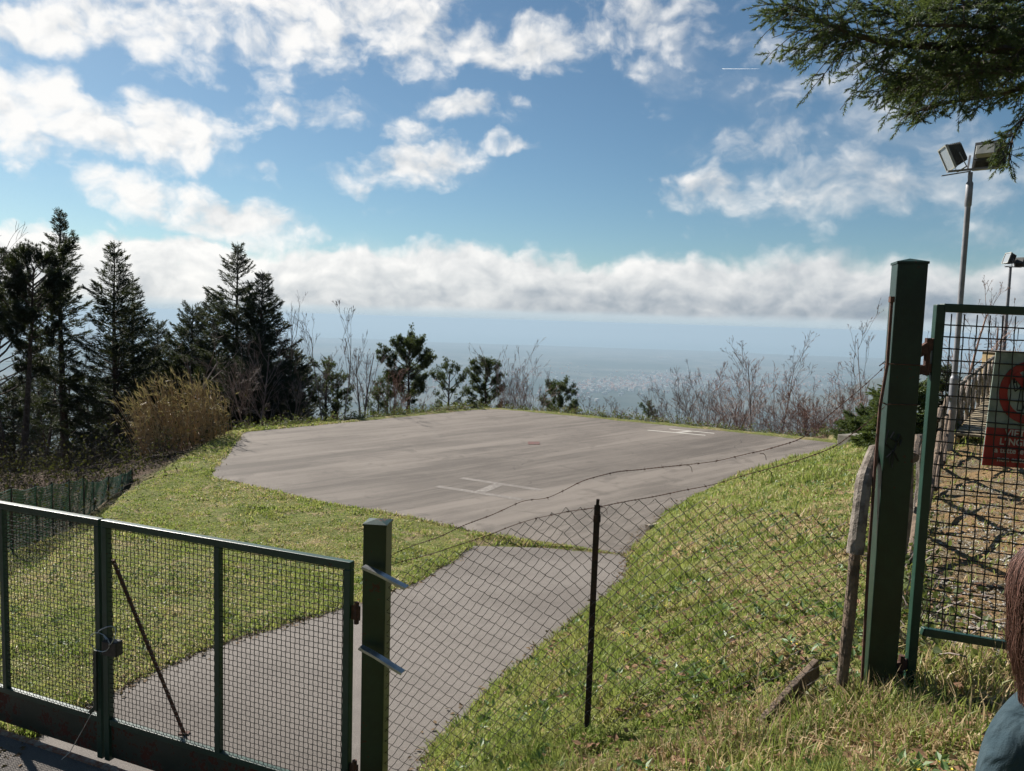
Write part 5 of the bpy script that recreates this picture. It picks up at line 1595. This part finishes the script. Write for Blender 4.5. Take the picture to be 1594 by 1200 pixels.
# clothes
tv = [(0, 0, .52), (0, 0, .62), (0, 0, .74), (0, 0, .86), (-.01, 0, .935), (-.025, 0, .985)]
tr_ = [(.125, .098), (.122, .094), (.120, .09), (.122, .085), (.085, .068), (.05, .052)]
te = [(0, 1), (1, 2), (2, 3), (3, 4), (4, 5)]
for s_ in (-1, 1):
    b0 = len(tv)
    tv += [(s_ * .092, 0, .912), (s_ * .118, 0, .855), (s_ * .142, -.002, .775), (s_ * .163, -.01, .69), (s_ * .174, .035, .60), (s_ * .173, .075, .535)]
    tr_ += [.068, .062, .054, .048, .038, .030]
    te += [(3, b0)] + [(b0 + i, b0 + i + 1) for i in range(5)]
tv = [(v[0], v[1], v[2] * SCL) for v in tv]
link(bpy.data.objects.new('jumper', skin('jumper', tv, te, tr_, m_top, per)), per)
lv_ = [(0, 0, .60), (0, 0, .53)]; lr = [(.108, .085), (.11, .085)]; le = [(0, 1)]
for s_ in (-1, 1):
    b0 = len(lv_)
    lv_ += [(s_ * .058, 0, .47), (s_ * .066, .012, .30), (s_ * .068, -.005, .18), (s_ * .07, -.01, .07)]
    lr += [.075, .056, .050, .045]
    le += [(1, b0)] + [(b0 + i, b0 + i + 1) for i in range(3)]
link(bpy.data.objects.new('trousers', skin('trousers', [(v[0], v[1], v[2] * SCL) for v in lv_], le, lr, m_jean, per)), per)
for s_ in (-1, 1):
    link(bpy.data.objects.new('shoe', skin('shoe', [(s_ * .07, -.03, .035), (s_ * .072, .02, .035), (s_ * .078, .09, .022), (s_ * .08, .115, .02)], [(0, 1), (1, 2), (2, 3)], [.036, .036, (.034, .022), (.022, .016)], m_shoe, per)), per)
# hair: a cap under long loose strands falling to the shoulders
m_hair, t, b = mat('reddish brown hair')
g = t.new('ShaderNodeNewGeometry')
t.put(b.inputs['Base Color'], t.mix(g.outputs['Random Per Island'], (.055, .028, .021), (.24, .125, .095))); b.inputs['Roughness'].default_value = .5; b.inputs['Specular IOR Level'].default_value = .45
hc = MB()
def hprof(z):
    """hair outline: distance factor from the head axis at height z"""
    z = np.asarray(z, float)
    up = np.sqrt(np.clip(1 - (np.maximum(z, 0) / .120) ** 2, 0, 1))
    dn = 1 - .10 * sstep(-z, 0, .09) - .30 * sstep(-z, .09, .22)
    return np.where(z > 0, up, dn)
def hpos(a, z, k=1.0):
    r_ = hprof(z) * k
    face = np.clip(np.sin(a), 0, 1) * sstep(-z, -.05, .06)
    return np.stack([r_ * .084 * np.cos(a), r_ * .102 * np.sin(a) * (1 - .75 * face) - .004, z + 0 * a], -1)
zz = np.concatenate([.1195 * np.cos(np.linspace(0, math.pi / 2, 10)), np.linspace(-.02, -.17, 7)])
aa = np.linspace(0, 2 * math.pi, 33)[:-1]
CP = np.array([hpos(aa, np.full(32, z_), .95) for z_ in zz]) + hd
ci = np.arange(CP.shape[0] * 32).reshape(-1, 32)
hc.add(CP.reshape(-1, 3), np.stack([ci[:-1], ci[1:], np.roll(ci[1:], -1, 1), np.roll(ci[:-1], -1, 1)], -1).reshape(-1, 4))
NS, NP = 7500, 12
Pn, Rn = [], []
for i in range(NS):
    a0 = rng.uniform(math.radians(-200), math.radians(20))
    z0 = .119 * math.cos(rng.uniform(0.02, 1.5)) if rng.random() < .8 else rng.uniform(-.08, 0)
    if rng.random() < .35: z0 = .1185
    z1 = -rng.uniform(.15, .235)
    # move evenly along the outline
    u = np.linspace(0, 1, NP)
    th = np.interp(u, [0, 1], [math.acos(min(1, max(-1, z0 / .12))), math.pi / 2 + (-z1) / .1])
    z_ = np.where(th < math.pi / 2, .12 * np.cos(th), -(th - math.pi / 2) * .1)
    wav = rng.uniform(0, 6.28); am = rng.uniform(.03, .2)
    a_ = a0 + am * np.sin(u * rng.uniform(5, 9) + wav) + rng.normal(0, .12) * u
    k_ = rng.uniform(.97, 1.05) + .035 * np.sin(u * rng.uniform(4, 9) + wav) * u
    if rng.random() < .16: k_ = k_ + rng.uniform(.04, .30) * u ** 1.6 * np.sin(u * rng.uniform(1.5, 5)); a_ = a_ + rng.normal(0, .25) * u
    # locks gather at their ends
    lock = np.round(a0 * 5.5) / 5.5
    a_ = a_ + (lock - a_) * .22 * u ** 2 + .05 * np.sin(u * 11 + lock * 7)
    Pn.append(hpos(a_, z_, k_) + hd); Rn.append(np.linspace(.0008, .0004, NP) * rng.uniform(.6, 1.3))
Pn, Rn = np.array(Pn), np.array(Rn)
def strands(mb, Pn, Rn, n=3):
    """connected thin tubes, each one an island"""
    k, L = Pn.shape[:2]
    T = np.gradient(Pn, axis=1); T /= np.linalg.norm(T, axis=2, keepdims=True) + 1e-9
    x = np.cross(T, np.array([.3, .8, .1])); x /= np.linalg.norm(x, axis=2, keepdims=True) + 1e-9
    y = np.cross(T, x)
    an = np.arange(n) * 2 * math.pi / n
    V = Pn[:, :, None, :] + (x[:, :, None, :] * np.cos(an)[:, None] + y[:, :, None, :] * np.sin(an)[:, None]) * Rn[:, :, None, None]
    base = (np.arange(k) * L * n)[:, None, None, None] + (np.arange(L - 1) * n)[None, :, None, None]
    i = np.arange(n); j = (i + 1) % n
    F = np.stack([i, j, j + n, i + n], 1)[None, None] + base
    mb.add(V.reshape(-1, 3), F.reshape(-1, 4))
strands(hc, Pn, Rn)
hc.build('hair', m_hair, per, True)

# ------------------------------------------------------------------ grass
m_grass, t, b = mat('grass blades')
g = t.new('ShaderNodeNewGeometry'); r = g.outputs['Random Per Island']
dry = t.new('ShaderNodeAttribute'); dry.attribute_name = 'dry'
gc = t.mix(r, (.12, .17, .030), (.30, .375, .080))
gc = t.mix(t.ss(t.noise(g.outputs['Position'], 2.2, 3, .6), .4, .65, 0, .6), gc, (.40, .39, .13))
dc = t.mix(r, (.38, .27, .14), (.66, .52, .31))
c = t.mix(dry.outputs['Fac'], gc, dc)
t.put(b.inputs['Base Color'], c); b.inputs['Roughness'].default_value = .5; b.inputs['Specular IOR Level'].default_value = .35
tr = t.new('ShaderNodeBsdfTranslucent'); t.put(tr.inputs[0], c)
mx = t.new('ShaderNodeMixShader'); mx.inputs[0].default_value = .45
t.l.new(b.outputs[0], mx.inputs[1]); t.l.new(tr.outputs[0], mx.inputs[2]); t.l.new(mx.outputs[0], t.n['Material Output'].inputs[0])

def grass(name, label, x, y, hmul, lean_, wmul=1.0, dryf=None):
    n = len(x)
    z = hgt(x, y)
    r = np.hypot(x, y)
    h = hmul * rng.uniform(.55, 1.35, n)
    a = rng.uniform(0, 2 * math.pi, n)
    w = (.0020 + .00042 * r) * rng.uniform(.7, 1.4, n) * wmul
    ln = lean_ * rng.uniform(.2, 1.3, n)
    la = a + rng.normal(0, .6, n)
    side = np.stack([np.cos(a), np.sin(a), 0 * a], 1)
    fw = np.stack([-np.sin(la), np.cos(la), 0 * a], 1)
    b0 = np.stack([x, y, z - .01], 1)
    hm_ = (h * .55)[:, None]; upv = np.array([0, 0, 1.])
    m1 = b0 + upv * hm_ * np.cos(ln * .5)[:, None] + fw * hm_ * np.sin(ln * .5)[:, None]
    tp = m1 + upv * (h * .5 * np.cos(ln * 1.5))[:, None] + fw * (h * .5 * np.sin(ln * 1.5))[:, None]
    s_ = side * w[:, None]
    V = np.stack([b0 - s_, b0 + s_, m1 + s_ * .8, m1 - s_ * .8, tp], 1).reshape(-1, 3)
    base = np.arange(n)[:, None] * 5
    mb = MB(); mb.V = [V]; mb.n = len(V)
    mb.F = [np.array([[0, 1, 2, 3]]) + base, np.array([[3, 2, 4]]) + base]; mb.mi = [(n, 0), (n, 0)]
    o = mb.build(name, m_grass, smooth=True)
    at = o.data.attributes.new('dry', 'FLOAT', 'POINT'); at.data.foreach_set('value', np.repeat(dryf, 5).astype(np.float32))
    return tag(o, label, None, None, 'stuff')
ROADP = RL + RR[::-1]
def masks(x, y):
    inp = in_poly(x, y, PAD); dp = dist_poly(x, y, PAD)
    inr = in_poly(x, y, ROADP); dr = dist_poly(x, y, ROADP)
    fore = (y < 4.72 + (-.94 - x) * .4) & (x < np.interp(y, TOE_[:, 1], TOE_[:, 0]) + .05)
    jit_ = (fbm(x * 2.5, y * 2.5, 88) - .5) * .25
    ok = ~((inp & (dp > .06 + jit_)) | (inr & (dr > .05 + jit_)) | fore)
    return ok, np.where(inp, -dp, dp), np.where(inr, -dr, dr)
def polar(n, r0, r1, p, a0=-40, a1=40):
    # density falls off with distance
    u = rng.uniform(0, 1, n)
    e = 2 - p
    r = (r0 ** e + u * (r1 ** e - r0 ** e)) ** (1 / e)
    a = np.radians(rng.uniform(a0, a1, n))
    return r * np.sin(a), r * np.cos(a)
# bank
x, y = polar(620000, 2.3, 34, 1.75)
ok, dp, dr = masks(x, y)
xt = np.interp(y, TOE_[:, 1], TOE_[:, 0])
bank = ok & (x > xt - .1) & (in_poly(x, y, SHELF) | (dist_poly(x, y, SHELF) < .5))
bank &= (y < 30)
pf = pathf(x, y)
bank &= rng.uniform(0, 1, len(x)) > pf * .93
tuft = fbm(x * 2.6, y * 2.6, 101); t2 = fbm(x * 9, y * 9, 111, 2)
bank &= rng.uniform(0, 1, len(x)) < .35 + 1.1 * sstep(t2, .3, .62)
xb, yb = x[bank], y[bank]; tb, t2b = tuft[bank], t2[bank]
dn_ = fbm(xb * .9, yb * .9, 121, 4) + .35 * (fbm(xb * 5, yb * 5, 131, 2) - .5)
dry_p = sstep(dn_, .42, .60) * .66 + .10
dry_p = dry_p * (1 - .5 * sstep(yb, 9, 16)) * (1 - .6 * (dist_poly(xb, yb, TOE, False) < .5))
isd = rng.uniform(0, 1, len(xb)) < dry_p
hm_ = (.045 + .10 * sstep(tb, .42, .72)) * np.where(isd, .8, 1)
print('bank blades', len(xb))
grass('grass', 'rough green and straw-coloured grass covering the bank by the fence', xb, yb, hm_, np.where(isd, 1.5, .9), 1.0, isd * 1.0)
# meadow
x, y = polar(560000, 6, 34, 1.45, -42, 6)
ok, dp, dr = masks(x, y)
xt = np.interp(y, TOE_[:, 1], TOE_[:, 0])
me_ = ok & (x < xt) & (in_poly(x, y, SHELF) | (dist_poly(x, y, SHELF) < .35)) & ((dp < 2.5) | (y < 24) | (x < 0))
t2 = fbm(x * 7, y * 7, 141, 2)
me_ &= rng.uniform(0, 1, len(x)) < (.45 + 1.0 * sstep(t2, .3, .6)) * (1 - .8 * sstep(fbm(x * 1.1, y * 1.1, 201), .60, .70))
xb, yb = x[me_], y[me_]; ed = np.minimum(np.abs(dp[me_]), np.abs(dr[me_]))
tb = fbm(xb * 1.7, yb * 1.7, 151)
isd = rng.uniform(0, 1, len(xb)) < (.13 + .45 * sstep(fbm(xb * .7, yb * .7, 161) , .45, .65))
hm_ = .035 + .05 * sstep(tb, .5, .75) + .05 * sstep(-ed, -.3, 0)
print('meadow blades', len(xb))
grass('meadow_grass', 'short sunlit lawn between the big gate and the helipad', xb, yb, hm_, np.where(isd, 1.3, .8), 1.15, isd * .65)
# seam of grass across the mouth of the drive and cracks
n = 9000
u = rng.uniform(0, 1, n); sx0 = np.interp(u, [0, .35, .7, 1], [-.75, .8, 1.6, 2.5]); sy0 = np.interp(u, [0, .35, .7, 1], [16.1, 15.5, 15.15, 14.75])
x = sx0 + rng.normal(0, .07, n); y = sy0 + rng.normal(0, .10, n) * (.6 + .8 * vnoise(u * 9, u * 0, 3))
grass('seam_grass', 'thin line of grass in the joint between driveway and helipad', x, y, np.full(n, .07), np.full(n, 1.0), 1.4, (rng.uniform(0, 1, n) < .3) * 1.0)
# weeds on the drive near the bank
parts = []
for px, py, s_ in ((765, 1037, .16), (735, 1085, .14), (790, 1020, .12), (705, 1090, .08)):
    p = at_z(px, py, -3.5); q = rng.normal(0, 1, (700, 2)) * [s_, s_ * .8]; parts.append(q + [p.x, p.y])
q = np.concatenate(parts)
grass('drive_weeds', 'small dry weed tufts lying on the driveway asphalt', q[:, 0], q[:, 1], np.full(len(q), .05), np.full(len(q), 1.5), 1.0, (rng.uniform(0, 1, len(q)) < .6) * 1.0)

# broad-leaved weeds, dead leaves, small yellow flowers
L4 = (np.array([[0, 0, 0], [.28, .4, .10], [0, 1, 0], [-.28, .4, .10]]), np.array([[0, 1, 2, 3]]))
def scatter_leaves(name, label, n_, rng_xy, mt_, size, rise, cluster=1, flat=False):
    PP, DD, SS = [], [], []
    x, y = rng_xy(n_)
    z = hgt(x, y)
    for i in range(len(x)):
        k_ = cluster if cluster == 1 else int(rng.integers(cluster // 2, cluster))
        a = rng.uniform(0, 6.28, k_)
        for j in range(k_):
            rr_ = rng.uniform(0, .03) if cluster > 1 else 0
            PP.append((x[i] + rr_ * math.cos(a[j]), y[i] + rr_ * math.sin(a[j]), z[i] + rng.uniform(*rise)))
            DD.append((math.cos(a[j]), math.sin(a[j]), rng.uniform(-.2, .3) if flat else rng.uniform(.1, 1.2))); SS.append(size * rng.uniform(.6, 1.4))
    mb = MB(); PP, DD = np.array(PP), np.array(DD)
    stamp(mb, *L4, PP, rotmats(DD, rng.normal(0, .5, len(PP))), SS)
    return tag(mb.build(name, mt_), label, None, None, 'stuff')
def bank_xy(n_, r1=20, dens=None):
    x, y = polar(n_, 2.4, r1, 1.6); ok, dp, dr = masks(x, y)
    k = ok & (x > np.interp(y, TOE_[:, 1], TOE_[:, 0])) & (pathf(x, y) < .4) & in_poly(x, y, SHELF)
    k &= fbm(x * 1.6, y * 1.6, 171) > .5
    return x[k], y[k]
scatter_leaves('broadleaf_weeds', 'broad green weed rosettes among the grass of the bank', 5200, bank_xy, m_leaf('weed leaves', (.05, .11, .03), (.12, .20, .06), .3, .45), .05, (.02, .05), 9)
scatter_leaves('fallen_leaves', 'brown fallen leaves scattered in the grass and on the path', 6500, lambda n_: polar(n_, 2.4, 16, 1.5, 3, 40), m_leaf('dead leaves', (.10, .045, .025), (.32, .19, .11), .2, .8), .05, (.015, .05), 1, True)
def edge_xy(n_):
    L_ = [(RR, .10), (RL, .08), (PAD[:8], .10), (PAD[7:14], .12)]
    X_, Y_ = [], []
    for P_, w_ in L_:
        P_ = np.array(P_); k = rng.integers(0, len(P_) - 1, n_); u = rng.uniform(0, 1, n_)
        q = P_[k] + (P_[k + 1] - P_[k]) * u[:, None] + rng.normal(0, w_, (n_, 2))
        X_.append(q[:, 0]); Y_.append(q[:, 1])
    return np.concatenate(X_), np.concatenate(Y_)
def hgt_edge(name, label, n_, mt_, size):
    x, y = edge_xy(n_); z = np.maximum(hgt(x, y), zbase(y)) + .008
    D_ = rng.normal(0, 1, (len(x), 3)); D_[:, 2] *= .15
    mb = MB(); stamp(mb, *L4, np.stack([x, y, z], 1), rotmats(D_, rng.normal(0, .5, len(x))), size * rng.uniform(.4, 1.4, len(x)))
    tag(mb.build(name, mt_), label, None, None, 'stuff')
hgt_edge('edge_litter', 'brown leaf litter and soil crumbs along the asphalt edges', 1500, m_leaf('litter', (.07, .045, .028), (.24, .16, .09), .1, .9), .045)
scatter_leaves('lawn_weeds', 'dark green clover patches in the lawn near the big gate', 2600, lambda n_: (lambda x, y: (x[(masks(x, y)[0]) & (x < np.interp(y, TOE_[:, 1], TOE_[:, 0])) & (fbm(x * 1.3, y * 1.3, 211) > .56)], y[(masks(x, y)[0]) & (x < np.interp(y, TOE_[:, 1], TOE_[:, 0])) & (fbm(x * 1.3, y * 1.3, 211) > .56)]))(*polar(n_, 6.5, 22, 1.5, -40, 0)), m_leaf('clover leaves', (.035, .085, .03), (.09, .16, .05), .3, .5), .045, (.02, .05), 8)
m_yel = m_simple('yellow petals', (.75, .55, .03), .6)
scatter_leaves('yellow_flowers', 'tiny yellow flowers dotted over the grass bank', 260, lambda n_: bank_xy(n_, 20), m_yel, .013, (.05, .10), 8, True)
# dry grass shocks at the foot of the posts and plank
q = []
for cx0, cy0, s_, n_ in ((1.9, 3.95, .10, 900), (2.0, 3.7, .16, 1400), (1.55, 3.9, .18, 1300), (1.2, 3.6, .16, 900), (2.5, 4.1, .2, 1500)):
    q.append(rng.normal(0, s_, (n_, 2)) + [cx0, cy0])
q = np.concatenate(q)
grass('tall_tufts', 'tall tangled grass tufts round the feet of the tall post and plank', q[:, 0], q[:, 1], rng.uniform(.08, .19, len(q)), rng.uniform(.6, 1.6, len(q)), 1.0, (rng.uniform(0, 1, len(q)) < .38) * 1.0)
# pebbles on the path
def pebbles():
    x, y = polar(15000, 2.3, 12, 1.5, 18, 42)
    k = (pathf(x, y) > .55) & (fbm(x * 1.8, y * 1.8, 181) > .46)
    x, y = x[k], y[k]; z = hgt(x, y); n_ = len(x)
    oc = np.array([[1, 0, 0], [-1, 0, 0], [0, 1, 0], [0, -1, 0], [0, 0, .6], [0, 0, -.6]], float)
    of = np.array([[0, 2, 4], [2, 1, 4], [1, 3, 4], [3, 0, 4]])
    mb = MB(); s_ = rng.uniform(.006, .022, n_)
    D_ = rng.normal(0, 1, (n_, 3)); D_[:, 2] *= .2
    stamp(mb, oc, of, np.stack([x, y, z + s_ * .3], 1), rotmats(D_), s_)
    tag(mb.build('pebbles', m_leaf('limestone pebbles', (.16, .145, .12), (.42, .40, .36), 0, .9)), 'pale pebbles strewn along the footpath behind the small gate', None, None, 'stuff')
pebbles()

# ------------------------------------------------------------------ towns on the plain
tb_, tn = MB(), 0
for px, py, sx_, sy_, n_ in ((985, 597, 45, 5, 620), (1040, 585, 30, 4, 260), (930, 601, 40, 3, 200), (1075, 592, 40, 6, 200), (1290, 592, 70, 6, 260), (1150, 600, 60, 5, 160), (720, 590, 90, 7, 160), (830, 575, 60, 5, 120), (1030, 555, 8, 1, 40), (600, 600, 60, 8, 120), (1220, 585, 60, 5, 140), (900, 610, 60, 6, 120)):
    for k in range(int(n_ * .6)):
        d = ray(px + rng.normal(0, sx_), py + rng.normal(0, sy_))
        # meet the plain
        D_ = 900 / -d.z
        x, y = d.x * D_, D_
        zc = -900 - (x * x + y * y) / (2 * 6371000.)
        s_ = (rng.uniform(18, 50), rng.uniform(15, 40), rng.uniform(8, 22))
        a = rng.uniform(0, 1.5)
        tb_.box((x, y, zc + s_[2] / 2 + 4), (s_[0], s_[1], s_[2] + 20), Matrix.Rotation(a, 3, 'Z'), int(rng.random() < .3))
tag(tb_.build('town', [m_simple('pale town walls', (.40, .375, .34), .8), m_simple('town roofs', (.45, .22, .15), .8)]), 'pale houses of the towns far down on the coastal plain', None, None, 'stuff')
# condensation trail
ct = MB(); c0, c1 = at_y(1124, 107, 22000), at_y(1182, 107, 22000)
ct.tube([c0, (c0 + c1) / 2, c1], [4, 3.5, 1.2], 6)
m_ct, t, b = mat('vapour trail'); tr = t.new('ShaderNodeBsdfTranslucent'); tr.inputs[0].default_value = (1, 1, 1, 1); t.l.new(tr.outputs[0], t.n['Material Output'].inputs[0])
tag(ct.build('vapour_trail', m_ct, loc=tuple(c0)), 'short thin white vapour trail high in the sky', 'vapour trail')

# ------------------------------------------------------------------ haze
hzb = MB(); hx, hy0, hy1, zt_, zb_ = 95000, -91500, 125000, 14.0, -2400.0
hzb.box((0, (hy0 + hy1) / 2, (zt_ + zb_) / 2), (2 * hx, hy1 - hy0, zt_ - zb_))
m_hz = bpy.data.materials.new('haze'); m_hz.use_nodes = True
T = NT(m_hz.node_tree); T.n.clear()
pv = T.new('ShaderNodeVolumePrincipled'); pv.inputs['Color'].default_value = (.42, .545, .66, 1); pv.inputs['Density'].default_value = 7.0e-5; pv.inputs['Anisotropy'].default_value = .1
oo = T.new('ShaderNodeOutputMaterial'); T.l.new(pv.outputs[0], oo.inputs['Volume'])
tag(hzb.build('haze', m_hz), 'blue haze over the plain and sea', None, None, 'stuff')
